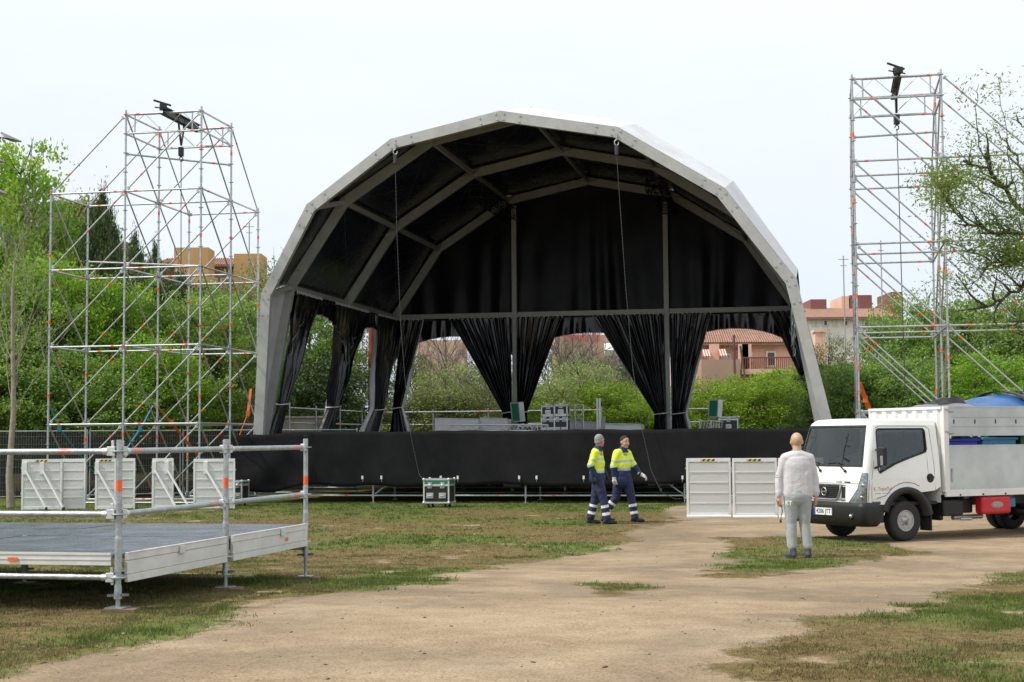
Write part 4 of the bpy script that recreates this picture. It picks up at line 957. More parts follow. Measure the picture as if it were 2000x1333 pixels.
for s_ in (1, -1):
    # front below the windscreen, corner pillar, bands above
    cgrid([0, .25, .5, .75, 1, 1.2, 1.4, 1.6, 1.8, 2.0], [.60, .72, .85, .98, 1.1, 1.2], s_)
    cgrid([1.18, 1.3, 1.45, 1.6, 1.8, 2.0], [1.2, 1.35, 1.5, 1.65, 1.86], s_)
    cgrid([0, .25, .5, .75, 1, 1.2, 1.4, 1.6, 1.8, 2.0, 2.3, 2.6, 3.0], [1.86, 1.90, 1.94], s_)
    # side: pillar ahead of the window, rear pillar, band over and under the window
    cgrid([2.0, fx(.54)], [1.0, 1.2, 1.4, 1.6, 1.80, 1.86], s_)
    cgrid([fx(-.47), fx(-.6), 3.0], [1.0, 1.2, 1.4, 1.6, 1.80, 1.86], s_)
    cgrid([fx(.54), fx(.3), fx(0), fx(-.47)], [1.80, 1.86], s_)
    P = []
    for x, zb in ((.54, 1.10), (.45, 1.155), (.2, 1.245), (-.1, 1.335), (-.35, 1.40), (-.47, 1.43)): P.append([cabp(u_of_x(x, 1.0), 1.0, 0, s_), cabp(u_of_x(x, zb), zb, 0, s_)])
    cab.grid(P if s_ < 0 else P[::-1])
    # lower side panel with the wheel arch cut out of it
    y = s_ * .934; poly = [(-.72, 1.0), (-.72, .86), (-.60, .80)] + [(.52 * math.cos(a), .36 + .50 * math.sin(a)) for a in np.linspace(R(62) + math.pi / 2 * 0 + R(62), R(28), 12)] + [(.60, .60), (.785, .60), (.76, 1.0)]
    n = len(poly); top = [(x, 1.0) for x, z in poly]
    vs = [L(x, y, z) for x, z in poly]; cab.add(vs, [tuple(range(n)) if s_ < 0 else tuple(range(n - 1, -1, -1))])
    # roof half
    prev = [cabp(u, 1.94, 0, s_) for u in (0, .25, .5, .75, 1, 1.2, 1.4, 1.6, 1.8, 2.0, 2.3, 2.6, 3.0)]
    for k, zz in ((.93, 1.958), (.6, 1.972), (0, 1.975)):
        nx_ = [L(-.05 + (p.x + .05) * (.97 if k > .9 else .9 if k > .3 else .8), p.y * k, zz) for p in prev] if k else [L(p.x, 0, zz) for p in prev]
        G_ = [prev, nx_]; cab.grid(G_ if s_ > 0 else [r_[::-1] for r_ in G_]); prev = nx_
# rear wall with a window, floor
cab.add([L(-.72, -.93, .6), L(-.72, .93, .6), L(-.72, .91, 1.38), L(-.72, -.91, 1.38)], [(0, 1, 2, 3)]); cab.add([L(-.72, -.83, 1.76), L(-.72, .83, 1.76), L(-.72, .79, 1.96), L(-.72, -.79, 1.96)], [(0, 1, 2, 3)])
for s_ in (1, -1): cab.add([L(-.72, s_ * .55, 1.38), L(-.72, s_ * .91, 1.38), L(-.72, s_ * .83, 1.76), L(-.72, s_ * .55, 1.76)], [(0, 1, 2, 3)])
cab.box(L(.1, 0, .60), (1.6, 1.7, .05), 1)
cab.build('cab', [white_paint, plastic_blk], truck, world=False)
seam = mat('panel_gap', (.05, .05, .05), .8)
# glass
m = MB()
for s_ in (1, -1): cgrid([0, .25, .5, .75, 1, 1.18], [1.2, 1.35, 1.5, 1.65, 1.86], s_, -.012, m)
m.build('windscreen', glass_t, truck, world=False)
m = MB()
for s_ in (1, -1):
    cgrid([.0, .5, 1, 1.2], [1.195, 1.225], s_, .003, m); cgrid([0, .5, 1, 1.2], [1.835, 1.865], s_, .003, m); cgrid([1.13, 1.2], [1.2, 1.35, 1.5, 1.65, 1.86], s_, .003, m)
m.build('windscreen_seal', black_rubber, truck, world=False)
for s_ in (1, -1):
    P = [[cabp(u_of_x(x, zb), zb, -.015, s_), cabp(u_of_x(x, 1.5), 1.5 if zb < 1.5 else zb, -.015, s_), cabp(u_of_x(x, 1.8), 1.8, -.015, s_)] for x, zb in ((.54, 1.10), (.2, 1.245), (-.1, 1.335), (-.47, 1.43))]
    m = MB(); m.grid(P if s_ < 0 else P[::-1]); gl = m.build('side_window', glass_t, truck, world=False)
    m = MB(); B_ = [(.54, 1.10), (.2, 1.245), (-.1, 1.335), (-.35, 1.40), (-.45, 1.43), (-.47, 1.47), (-.47, 1.76), (-.44, 1.80), (0, 1.80), (.50, 1.80), (.535, 1.76), (.56, 1.3), (.57, 1.16)]
    m.path([cabp(u_of_x(x, z), z, .002, s_) for x, z in B_], .014, 5, closed=True); m.build('window_seal', black_rubber, gl, world=False)
    # door: shut lines, handle
    m = MB(); D_ = [(.80, 1.0), (.80, .66), (.60, .62)]
    m.path([cabp(u_of_x(x, z), z, .001, s_) for x, z in ((.64, 1.30), (.70, 1.05), (.72, .85), (.72, .62))], .004, 4)
    m.path([cabp(u_of_x(x, z), z, .001, s_) for x, z in ((-.60, .80), (-.60, 1.2), (-.57, 1.80), (-.50, 1.845), (.46, 1.85), (.54, 1.82))], .004, 4)
    m.path([L(.56 * math.cos(a), s_ * .936, .38 + .56 * math.sin(a)) for a in np.linspace(R(118), R(40), 10)] + [L(.62, s_ * .936, .70)], .005, 4)
    dr = m.build('door_seams', seam, truck, world=False)
    m = MB(); c = cabp(u_of_x(-.50, 1.0), 1.0, .002, s_); m.lathe(c + L(0, 0, 0), (0, s_, 0), [(0, .075), (.004, .075), (.005, .06)], 20); m.box(c + L(-.01, s_ * .018, .01), (.11, .02, .035)); m.build('door_handle', plastic_blk, truck, world=False, bevel=.004)
# wiper arms
def yz(y, z, o): return cabp(min(1, abs(y) / .80), z, o, 1 if y >= 0 else -1)
for y0, y1 in ((-.16, -.36), (.46, .22)):
    m = MB(); a = yz(y0, 1.13, .02); b = yz(y1, 1.27, .02); m.tube(a, b, .011, 6); m.ball(a, .025); m.tube(b, yz(y1 - .25, 1.25, .016), .007, 5); m.tube(b, yz(y1 + .12, 1.25, .016), .007, 5); m.build('wiper', black_rubber, truck, world=False)
# grille, emblem, headlamps
m = MB(); 
def patch(u0, u1, z0, z1, off, s_, mb, mi=0, sk=0.0, nu=8, nz_=4):
    P = [[cabp(u0 + (u1 - u0) * i / nu + sk * (1 - j / nz_), z0 + (z1 - z0) * j / nz_, off, s_) for i in range(nu + 1)] for j in range(nz_ + 1)]
    if s_ < 0: P = [r_[::-1] for r_ in P]
    mb.grid(P, mi)
for s_ in (1, -1): patch(0, .44, .685, .90, .006, s_, m); patch(.52, .62, .70, .88, .006, s_, m)
gr_ = m.build('grille', grille_m, truck, world=False)
m = MB()
for s_ in (1, -1):
    for k in range(6):
        z = .71 + k * .032; m.path([cabp(u, z, .012, s_) for u in (0, .15, .3, .43)], .0045, 4)
    for k in range(9): u = .02 + k * .047; m.path([cabp(u, .70, .012, s_), cabp(u + .02, .88, .012, s_)], .003, 4)
m.build('grille_mesh', mat('grille_bar', (.05, .05, .055), .35, .3), gr_, world=False)
m = MB()
for s_ in (1, -1):
    m.path([cabp(0, .672, .016, s_), cabp(.2, .672, .016, s_), cabp(.36, .675, .016, s_), cabp(.42, .70, .018, s_), cabp(.47, .80, .018, s_), cabp(.51, .90, .014, s_)], .017, 6)
    m.path([cabp(0, .915, .008, s_), cabp(.35, .915, .008, s_), cabp(.5, .912, .008, s_), cabp(.62, .905, .008, s_)], .009, 6)
    m.path([cabp(.42, .685, .012, s_), cabp(.55, .675, .012, s_), cabp(.62, .68, .012, s_)], .013, 6)
    patch(.45, .52, .69, .90, .012, s_, m, 0)
m.build('chrome_frame', chrome, truck, world=False)
m = MB(); c = L(itp(.80, XF) + .02, 0, .795)
m.path([c + L(.004, .062 * math.cos(t_), .062 * math.sin(t_)) for t_ in np.linspace(0, 6.283, 25)[:-1]], .011, 6, closed=True); m.box(c + L(.006, 0, 0), (.016, .165, .024)); m.build('emblem', chrome, truck, world=False)
for s_ in (1, -1):
    m = MB(); P = []
    for j in range(9):
        f = j / 8; z = .60 + .50 * f; u0 = .64 + .56 * f; u1 = 1.86 - .05 * f; u0 = min(u0 + .05, u1 - .1)
        P.append([cabp(u0 + (u1 - u0) * i / 6, z, .010 + .012 * math.sin(math.pi * i / 6) * math.sin(math.pi * f), s_) for i in range(7)])
    if s_ < 0: P = [r_[::-1] for r_ in P]
    m.grid(P); hl = m.build('headlight', lampg, truck, world=False)
    m = MB(); m.path([P[0][0], P[4][0], P[8][0], P[8][-1], P[4][-1], P[0][-1]] , .005, 4, closed=True)
    m.ball(P[5][3], .030, 1, sc=(1, 1, 1)); m.ball(P[2][3], .026, 1); m.build('lamp_surround', [plastic_blk, chrome], hl, world=False)
# bumper
m = MB(); us = [0, .3, .6, .9, 1, 1.2, 1.4, 1.6, 1.8, 2.0]
for s_ in (1, -1):
    P = []
    for z, o2 in ((.25, -.05), (.27, .0), (.34, .03), (.42, .045), (.56, .045), (.61, .035), (.635, .0)):
        P.append([cabp(u, max(z, .3), o2, s_) - L(0, 0, max(z, .3) - z) for u in us] + [L(.60, s_ * (.93 + o2), z)])
    if s_ < 0: P = [r_[::-1] for r_ in P]
    m.grid(P)
m.build('bumper', plastic_blk, truck, world=False)
m = MB(); 
for s_ in (1, -1): m.box(L(.68, s_ * .915, .46), (.22, .06, .34)); 
m.build('lower_step', plastic_blk, truck, world=False, bevel=.01)
for s_ in (1, -1):
    m = MB(); c = cabp(.80, .42, .05, s_); m.lathe(c - L(.02, 0, 0), (1, 0, 0), [(0, .055), (.012, .055), (.016, .04)], 16, 1); m.ball(c - L(.0, 0, 0), .035, 0); m.build('fog_lamp', [chrome, plastic_blk], truck, world=False)
# number plate
pl_y = .10; px_ = itp(.46, XF) + .052
plw = mat('plate_white', (.78, .79, .80), .4); plb = mat('plate_blue', (.02, .09, .42), .4); ink = mat('plate_ink', (.012, .012, .012), .5)
m = MB(); m.box(L(px_, -.0, .475), (.012, .48, .115)); m.box(L(px_ + .0068, -.215, .475), (.002, .045, .11), 1); 
np_ = m.build('number_plate', [plw, plb], truck, world=False, bevel=0)
# seen from in front of the truck the plate reads from the truck's right (-y) to its left (+y)
text_mesh('4206 JTT', .105, 'plate_lettering', ink, np_, basis(L(px_ + .0075, .022, .475), (0, 1, 0), (0, 0, 1)), .0008, .0012, .39)
text_mesh('NT400', .045, 'model_lettering', chrome, truck, basis(cabp(.42, .955, .004, 1), (0, 1, 0), (-.08, 0, 1)), .001, .001, .15)
m = MB(); m.path([cabp(1 - k * .2, .935, .002, -1) for k in range(5)] + [cabp(k * .2, .935, .002, 1) for k in range(6)], .003, 4); m.build('bonnet_seam', seam, truck, world=False)
m = MB(); m.box(cabp(.66, .955, .004, 1), (.006, .15, .018), 0); m.build('badge_bar', plastic_blk, truck, world=False)
pink = mat('faded_red_lettering', (.50, .20, .22), .5); greyt = mat('grey_lettering', (.30, .30, .32), .5)
text_mesh('K. TransTel', .082, 'door_lettering', pink, truck, basis(L(.50, .937, .845), (-1, 0, 0), (0, 0, 1)), .0006, 0, .36)
m = MB(); m.box(L(.60, .9365, .775), (.12, .002, .010)); m.box(L(.42, .9365, .777), (.17, .002, .006)); m.box(L(.58, .9365, .69), (.22, .002, .005)); m.build('door_small_print', greyt, truck, world=False)
m = MB(); m.box(L(.63, .937, .63), (.16, .004, .04)); m.build('side_badge', plastic_blk, truck, world=False)
text_mesh('35.13', .036, 'badge_lettering', chrome, truck, basis(L(.63, .9395, .63), (-1, 0, 0), (0, 0, 1)), .0006, 0, .11)
# mirrors
for s_ in (1, -1):
    m = MB(); c = L(.62, s_ * 1.10, 1.37); m.box(c, (.09, .17, .30)); m.build('mirror', plastic_blk, truck, world=False, bevel=.035, seg=4)
    m = MB(); m.box(c + L(.047, s_ * .03, -.07), (.012, .06, .15)); m.build('mirror_indicator', chrome, truck, world=False, bevel=.005)
    m = MB(); m.path([c + L(0, 0, -.14), L(.62, s_ * .97, 1.20), L(.64, s_ * .90, 1.17)], .018, 6); m.path([c + L(0, 0, .10), L(.60, s_ * .97, 1.45), L(.58, s_ * .88, 1.47)], .014, 6); m.build('mirror_arm', plastic_blk, truck, world=False)
# interior
m = MB(); m.box(L(.54, 0, 1.08), (.40, 1.6, .26)); m.build('dashboard', mat('dash_grey', (.10, .11, .11), .6), truck, world=False, bevel=.05)
for y in (.45, -.1, -.5):
    m = MB(); m.box(L(-.15, y, .90), (.50, .44, .18)); m.box(L(-.44, y, 1.22), (.15, .44, .62), 0, Matrix.Rotation(-.12, 3, 'Y')); m.box(L(-.50, y, 1.62), (.10, .25, .20), 0); m.tube(L(-.48, y - .06, 1.5), L(-.50, y - .06, 1.56), .01, 5); m.tube(L(-.48, y + .06, 1.5), L(-.50, y + .06, 1.56), .01, 5); m.build('seat', seatm, truck, world=False, bevel=.04, seg=3)
m = MB(); m.path([L(.36 + .05 * math.sin(a), .45 + .20 * math.cos(a), 1.27 + .19 * math.sin(a)) for a in np.linspace(0, 6.283, 25)[:-1]], .014, 6, closed=True); m.tube(L(.36, .45, 1.27), L(.48, .45, 1.20), .03, 8); m.box(L(.365, .45, 1.27), (.02, .34, .04)); m.build('steering_wheel', black_rubber, truck, world=False)
m = MB(); m.add([L(-.722, -.55, 1.38), L(-.722, .55, 1.38), L(-.722, .55, 1.76), L(-.722, -.55, 1.76)], [(0, 1, 2, 3)]); m.build('rear_window', glass_t, truck, world=False)
# wheel arches, wheels
for s_ in (1, -1):
    m = MB(); P = []
    for a in np.linspace(R(172), R(18), 20):
        c, q = math.cos(a), math.sin(a); P.append([L(.415 * c, s_ * .60, .33 + .43 * q), L(.425 * c, s_ * .955, .33 + .44 * q), L(.53 * c, s_ * .955, .35 + .51 * q), L(.54 * c, s_ * .93, .35 + .52 * q)])
    P = P if s_ > 0 else P[::-1]; m.grid(P); m.build('wheel_arch', plastic_blk, truck, world=False)
    y = s_ * .938; ps = [L(.80, y, .61), L(.80, y, .31), (.505, y, .31)] + [(.50 * math.cos(a), y, .345 + .50 * math.sin(a)) for a in np.linspace(R(0), R(30), 6)]
    m = MB(); m.prism([Vector(q) for q in ps], (0, -s_ * .05, 0)); m.build('side_skirt', plastic_blk, truck, world=False)
    m = MB(); m.box(L(-.50, s_ * .80, .36), (.03, .28, .42)); m.build('mud_flap', black_rubber, truck, world=False, bevel=.01)
def wheel(x, y, s_, dual=False):
    Rw = .325; c = L(x, y, Rw)
    m = MB(); pr_ = [(-.095, .165), (-.10, .26), (-.092, .300), (-.075, Rw - .008), (-.05, Rw), (.05, Rw), (.075, Rw - .008), (.092, .300), (.10, .26), (.085, .165)]
    m.lathe(c, (0, s_, 0), pr_, 36, caps=False); 
    for k in range(36):
        a = 2 * math.pi * k / 36; m.box(c + L(math.sin(a) * (Rw + .0005), 0, math.cos(a) * (Rw + .0005)), (.03, .13, .006), 0, Matrix.Rotation(a, 3, 'Y'))
    w_ = m.build('wheel', black_rubber, truck, world=False)
    m = MB(); m.lathe(c, (0, s_, 0), [(.075, .175), (.092, .170), (.088, .158), (.040, .150), (.035, .11), (.070, .085), (.078, .055), (.100, .050), (.102, .0)], 32)
    for k in range(5):
        a = 2 * math.pi * k / 5; m.tube(c + L(math.sin(a) * .078, s_ * .085, math.cos(a) * .078), c + L(math.sin(a) * .078, s_ * .105, math.cos(a) * .078), .011, 6, 1)
    for k in range(8):
        a = 2 * math.pi * (k + .5) / 8; m.lathe(c + L(math.sin(a) * .128, s_ * .040, math.cos(a) * .128), (0, s_, 0), [(0, .020), (.006, .020)], 10, 2)
    m.build('rim', [rimm, galv, grille_m], w_, world=False)
for s_ in (1, -1):
    wheel(0, s_ * .80, s_); wheel(-3.7, s_ * .84, s_); wheel(-3.7, s_ * .60, s_)
# chassis and the things on it
m = MB(); 
for y in (.36, -.36): m.box(L(-2.5, y, .60), (6.4, .07, .18))
m.tube(L(0, -.7, .33), L(0, .7, .33), .06, 8); m.tube(L(-3.7, -.7, .33), L(-3.7, .7, .33), .08, 8); m.ball(L(-3.7, 0, .33), .17); m.build('chassis', steel_dark, truck, world=False)
m = MB(); m.box(L(-1.02, .74, .50), (.44, .30, .26)); m.box(L(-1.45, .6, .52), (.3, .25, .24)); m.box(L(-.83, .62, .45), (.08, .4, .3)); m.build('fuel_tank', plastic_blk, truck, world=False, bevel=.03)
m = MB(); m.tube(L(-1.2, .66, .33), L(-1.9, .60, .33), .04, 10); m.tube(L(-1.25, .80, .31), L(-1.42, .88, .31), .022, 8); m.build('exhaust', galv, truck, world=False)
m = MB(); m.box(L(-1.92, .86, .53), (.66, .20, .30)); o = m.build('jerrycan', mat('red_plastic_can', (.55, .02, .035), .38, 0, .12, 6), truck, world=False, bevel=.05, seg=4)
m = MB(); m.ball(L(-1.92, .962, .53), .11, sc=(1.3, .10, .55)); m.build('can_badge', mat('worn_grey', (.35, .28, .27), .7, 0, .3, 30), o, world=False)
m = MB(); m.box(L(-2.32, .80, .56), (.16, .2, .16)); m.build('blue_valve_box', mat('blue_plastic', (.03, .18, .35), .5), truck, world=False, bevel=.02)
# load bed
BX0, BX1 = -.80, -5.7
m = MB(); m.box(L((BX0 + BX1) / 2, 0, .77), (BX0 - BX1, 1.86, .10)); m.build('bed_floor', white_dirty, truck, world=False)
m = MB()
for y in (.95, -.95): m.box(L((BX0 + BX1) / 2, y, .745), (BX0 - BX1, .05, .11))
for k in range(7):
    for y in (.978,): m.lathe(L(-1.1 - k * .5, y, .715), (0, 1, 0), [(0, .02), (.012, .016)], 8, 1)
    m.box(L(-1.25 - k * .5, .93, .675), (.10, .05, .05), 1)
m.build('bed_rail', [white_dirty, steel_dark], truck, world=False, bevel=.008)
# corrugated front bulkhead
m = MB(); P = []
for k in range(57):
    y = -.93 + 1.86 * k / 56; ph = (k % 8) / 8; d = .03 if 2 <= k % 8 <= 5 else 0; P.append([L(BX0 + d, y, .72), L(BX0 + d, y, 2.13)])
m.grid(P, 0, False); m.box(L(BX0 - .02, 0, 1.42), (.03, 1.86, 1.38)); m.box(L(BX0 + .01, 0, 2.14), (.08, 1.88, .04)); m.build('bulkhead', white_dirty, truck, world=False)
for x in (BX0 - .035, BX1 + .06):
    for y in (.935, -.935):
        m = MB(); m.box(L(x, y, 1.46), (.11, .09, 1.40)); m.build('corner_post', white_dirty, truck, world=False, bevel=.012)
def sidep(z0, z1, y, name, ribs=True):
    x0, x1 = BX0 - .10, BX1 + .12; m = MB(); s_ = 1 if y > 0 else -1; m.box(L((x0 + x1) / 2, y, (z0 + z1) / 2), (x0 - x1, .028, z1 - z0)); 
    for z in (z0 + .012, z1 - .012): m.box(L((x0 + x1) / 2, y, z), (x0 - x1, .04, .024))
    if ribs:
        zc = (z0 + z1) / 2; a = x0 - .06
        while a - .8 * 0 > x1 + .3:
            b = max(x1 + .05, a - 2.9)
            for z in (zc + .06, zc - .09): m.box(L((a + b) / 2, y + s_ * .017, z), (a - b, .008, .008), 1)
            for q in range(7):
                xx = a - .05 - q * .46
                if xx > b: m.box(L(xx, y + s_ * .018, zc - .01), (.016, .012, .07), 2)
            a = b - .1
    m.build(name, [side_alu, galv, steel_dark], truck, world=False)
sidep(.80, 1.53, .95, 'lower_side_board', False); sidep(1.68, 2.17, .95, 'upper_side_board'); sidep(.80, 1.53, -.95, 'lower_side_board', False); sidep(1.68, 2.17, -.95, 'upper_side_board')
for z in (2.09, 1.73):
    m = MB(); m.ball(L(BX0 - .13, .975, z), .055, 0, sc=(1.5, .3, .42)); m.box(L(BX0 - .05, .985, z + .02), (.1, .015, .02)); m.build('side_latch', galv, truck, world=False)
m = MB(); m.box(L(BX0 - .14, .970, 1.04), (.02, .02, .22)); m.build('side_hinge', galv, truck, world=False)
# load: bins behind the gap, covers and tarpaulin on top (world-space things that lie on the truck)
def TW(x, y, z): y *= TSY; c, s_ = math.cos(TA), math.sin(TA); return Vector((TC.x + x * c - y * s_, TC.y + x * s_ + y * c, z))
blue_b = mat('blue_bin_plastic', (.02, .03, .40), .45); sky_b = mat('light_blue_plastic', (.05, .22, .45), .45); green_b = mat('green_bin_plastic', (.03, .10, .03), .5)
TM3 = Matrix.Rotation(TA, 3, 'Z')
for x, col_, lb, h in ((-1.28, blue_b, 'deep blue plastic bin just behind the cab on the truck bed', .78), (-2.15, sky_b, 'light blue plastic bin in the middle of the truck bed', .80), (-3.0, green_b, 'dark green plastic bin further back on the truck bed', .84)):
    m = MB(); m.box(TW(x, .45, .83 + h / 2), (.74, .7, h), 0, TM3); m.box(TW(x, .45, .83 + h), (.80, .76, .05), 0, TM3); m.box(TW(x, .83, .83 + h - .1), (.3, .03, .04), 0, TM3); o = m.build('plastic_bin', col_, bevel=.02); tag(o, lb, 'bin', 'plastic bins on the truck bed')
def sheet_over(name, pts, material, label, cat, bump_=.03, ny_=10):
    """a sheet draped over a ridge line; pts: (x along the bed, height at the middle, half width)"""
    m = MB(); n = len(pts) * 6; P = []
    for i in range(n + 1):
        f = i / n * (len(pts) - 1); k = min(int(f), len(pts) - 2); g = f - k; g2 = g * g * (3 - 2 * g); a, b = pts[k], pts[k + 1]; x = a[0] + (b[0] - a[0]) * g; z = a[1] + (b[1] - a[1]) * g2; w_ = a[2] + (b[2] - a[2]) * g
        P.append([TW(x + .02 * math.sin(j * 1.7), w_ * (2 * j / ny_ - 1), 2.12 + (z - 2.12) * (1 - abs(2 * j / ny_ - 1) ** 2.2) + bump_ * mnoise.noise(Vector((x * 3, j * .9, 2)))) for j in range(ny_ + 1)])
    m.grid(P); lo = [[Vector((p.x, p.y, 2.0)) for p in r_] for r_ in P]; m.grid([r_[::-1] for r_ in lo]); 
    for e in (0, -1): m.grid([P[e], lo[e]])
    m.grid([[r_[0] for r_ in P], [r_[0] for r_ in lo]]); m.grid([[r_[-1] for r_ in P], [r_[-1] for r_ in lo]])
    o = m.build(name, material); return tag(o, label, cat)
tarp_grey = mat('grey_cover', (.20, .21, .23), .45, 0, .2, 3, .3, 4); tarp_blue = mat('blue_tarpaulin', (.025, .12, .34), .38, 0, .15, 2, .3, 3); tarp_black = mat('black_cover', (.018, .018, .020), .45, 0, .2, 4, .4, 6)
sheet_over('equipment_cover', [(-.92, 2.13, .6), (-1.2, 2.20, .7), (-1.6, 2.24, .75), (-2.1, 2.20, .8), (-2.35, 2.14, .8)], tarp_grey, 'grey covered equipment on the truck just behind the cab', 'cover')
sheet_over('tarpaulin', [(-1.75, 2.13, .86), (-2.1, 2.24, .88), (-2.5, 2.34, .88), (-3.1, 2.41, .9), (-3.9, 2.42, .9), (-5.5, 2.38, .9)], tarp_blue, 'bright blue tarpaulin bulging over the load at the back of the truck', 'tarpaulin')
m = MB(); pass
sheet_over('black_bag', [(-1.32, 2.16, .25), (-1.5, 2.30, .35), (-1.75, 2.345, .4), (-1.95, 2.30, .4), (-2.1, 2.17, .3)], tarp_black, 'black wrapped bundle lying on the grey cover of the truck load', 'bundle', .09)
for x in (-2.95, -3.45):
    m = MB(); P = []
    for j in range(13): y = .95 * (2 * j / 12 - 1); z = 2.14 + (2.44 - 2.12) * (1 - abs(y / .95) ** 2.2) + .0; P.append([TW(x + .08 * k, y * .97, z) for k in (-1, 1)])
    m.grid(P); o = m.build('black_strap', tarp_black); s__ = o.modifiers.new('solid', 'SOLIDIFY'); s__.thickness = .012; tag(o, 'black strap across the blue tarpaulin, the one nearer the cab' if x > -3 else 'black strap across the blue tarpaulin at the picture edge', 'strap')
# ---------------------------------------------------------------- people
skin_m = mat('skin', (.48, .27, .19), .55, 0, .06, 12); skin_red = mat('skin_warm', (.50, .25, .17), .55, 0, .06, 12)
def capsules(chains, voxel, smooth_it, name, mats, parent, paint=None, squash=None):
    """a body or garment: tapered, overlapping limbs fused into one continuous surface"""
    m = MB()
    for ch in chains:
        kind, pts = ch[0], ch[1:]
        if kind == 'e': c, r_, sc = pts[:3]; m.ball(c, r_, 0, 20, 14, sc, pts[3] if len(pts) > 3 else None); continue
        for (p, r0), (q, r1) in zip(pts, pts[1:]):
            p, q = Vector(p), Vector(q); n = 4
            for k in range(n + 1): f = k / n; m.ball(p.lerp(q, f), r0 + (r1 - r0) * f, 0, 14, 10)
            m.tube(p, q, r0, 14, 0, r1)
    o = m.build(name, mats, parent, world=False)
    md = o.modifiers.new('r', 'REMESH'); md.mode = 'VOXEL'; md.voxel_size = voxel; md.use_smooth_shade = True
    sm = o.modifiers.new('s', 'SMOOTH'); sm.iterations = smooth_it; sm.factor = .5
    dg = bpy.context.evaluated_depsgraph_get(); me = bpy.data.meshes.new_from_object(o.evaluated_get(dg)); o.modifiers.clear(); old = o.data; o.data = me; bpy.data.meshes.remove(old)
    me.materials.clear()
    for x in mats: me.materials.append(x)
    me.polygons.foreach_set('use_smooth', [True] * len(me.polygons))
    if paint:
        for p_ in me.polygons: p_.material_index = paint(p_.center, p_.normal)
    return o
def wrinkle(o, amp, sc, seed=0):
    me = o.data; n = len(me.vertices); co = np.empty(n * 3); me.vertices.foreach_get('co', co); co = co.reshape(-1, 3); no = np.empty(n * 3); me.vertices.foreach_get('normal', no); no = no.reshape(-1, 3)
    d = np.array([mnoise.noise(Vector((p[0] * sc + seed, p[1] * sc, p[2] * sc * 1.9))) + .5 * mnoise.noise(Vector((p[0] * sc * 2.3, p[1] * sc * 2.3 + seed, p[2] * sc * 3.6))) for p in co])
    me.vertices.foreach_set('co', (co + no * (d * amp)[:, None]).ravel()); me.update()
V3 = Vector
def hand(wr, d, pn, L_=.18, curl=.5, side=1, glove=1.0):
    """chains for a hand: wrist point, direction of the fingers, palm normal; unequal curled fingers and a thumb"""
    wr, d, pn = V3(wr), V3(d).normalized(), V3(pn).normalized(); a = d.cross(pn).normalized() * side; ch = []
    k = glove; palm = wr + d * (.085)
    for i, w_ in enumerate((-.032, -.011, .011, .031)):
        b = wr + d * .092 + a * w_ * k; ln = (.060, .074, .078, .068)[i]; c1 = b + (d * math.cos(curl * .5) + pn * math.sin(curl * .5)) * ln * .45; c2 = c1 + (d * math.cos(curl * 1.2) + pn * math.sin(curl * 1.2)) * ln * .33; c3 = c2 + (d * math.cos(curl * 1.9) + pn * math.sin(curl * 1.9)) * ln * .27
        ch.append(('c', (wr + d * .02 + a * w_ * .6, .013 * k), (b, .0115 * k), (c1, .0095 * k), (c2, .0085 * k), (c3, .0075 * k)))
    t0 = wr + d * .03 + a * .028 * k; t1 = t0 + (d * .7 + a * .65 + pn * .25).normalized() * .038; t2 = t1 + (d * .9 + a * .22 + pn * .35).normalized() * .032; ch.append(('c', (t0, .014 * k), (t1, .0115 * k), (t2, .009 * k)))
    ch.append(('e', wr + d * .06, .05 * k, (1, 1, 1) if False else (.62, .62, .62)))
    return ch
def head_parts(c, yaw, s_=1.0, pitch=0.0):
    """head centred at c looking along yaw (0 = +X, pi/2 = away from the camera); returns chains, eye/ear helpers"""
    Rz = Matrix.Rotation(yaw, 3, 'Z') @ Matrix.Rotation(pitch, 3, 'Y'); q = lambda x, y, z: V3(c) + Rz @ V3((x * s_, y * s_, z * s_))
    ch = [('e', q(-.008, 0, .028), .098 * s_, (1.0, .80, .98), Rz), ('e', q(.018, 0, -.03), .080 * s_, (.92, .80, 1.05), Rz), ('e', q(.052, 0, -.085), .036 * s_, (.95, 1.1, .75), Rz),
          ('c', (q(.088, 0, .012), .010 * s_), (q(.108, 0, -.022), .015 * s_)), ('e', q(.074, 0, -.057), .022 * s_, (.8, 1.15, .5), Rz),
          ('e', q(.070, .030, .030), .020 * s_, (.8, 1.2, .5), Rz), ('e', q(.070, -.030, .030), .020 * s_, (.8, 1.2, .5), Rz), ('e', q(.055, .042, -.025), .026 * s_, (1, .8, 1), Rz), ('e', q(.055, -.042, -.025), .026 * s_, (1, .8, 1), Rz),
          ('e', q(-.005, .080, -.005), .030 * s_, (.55, .30, 1.0), Rz), ('e', q(-.005, -.080, -.005), .030 * s_, (.55, .30, 1.0), Rz)]
    return ch, q, Rz
def face_bits(person, q, s_, lipm, browm, Rz, white=True):
    for y in (.030, -.030):
        m = MB(); m.ball(q(.080, y, .012), .0105 * s_, 0, 10, 7, (.7, 1.2, .7), Rz); m.ball(q(.0875, y, .012), .0048 * s_, 1, 8, 6); m.build('eye', [mat('eye_white', (.6, .58, .55), .3) if 'eye_white' not in MATS else MATS['eye_white'], black_paint], person, world=False)
        m = MB(); m.path([q(.082, y - .016, .034), q(.087, y, .038), q(.080, y + .017, .034)], .0035 * s_, 5); m.build('eyebrow', browm, person, world=False)
    m = MB(); m.path([q(.083, -.022, -.056), q(.093, 0, -.054), q(.083, .022, -.056)], .0045 * s_, 6); m.build('mouth', lipm, person, world=False)
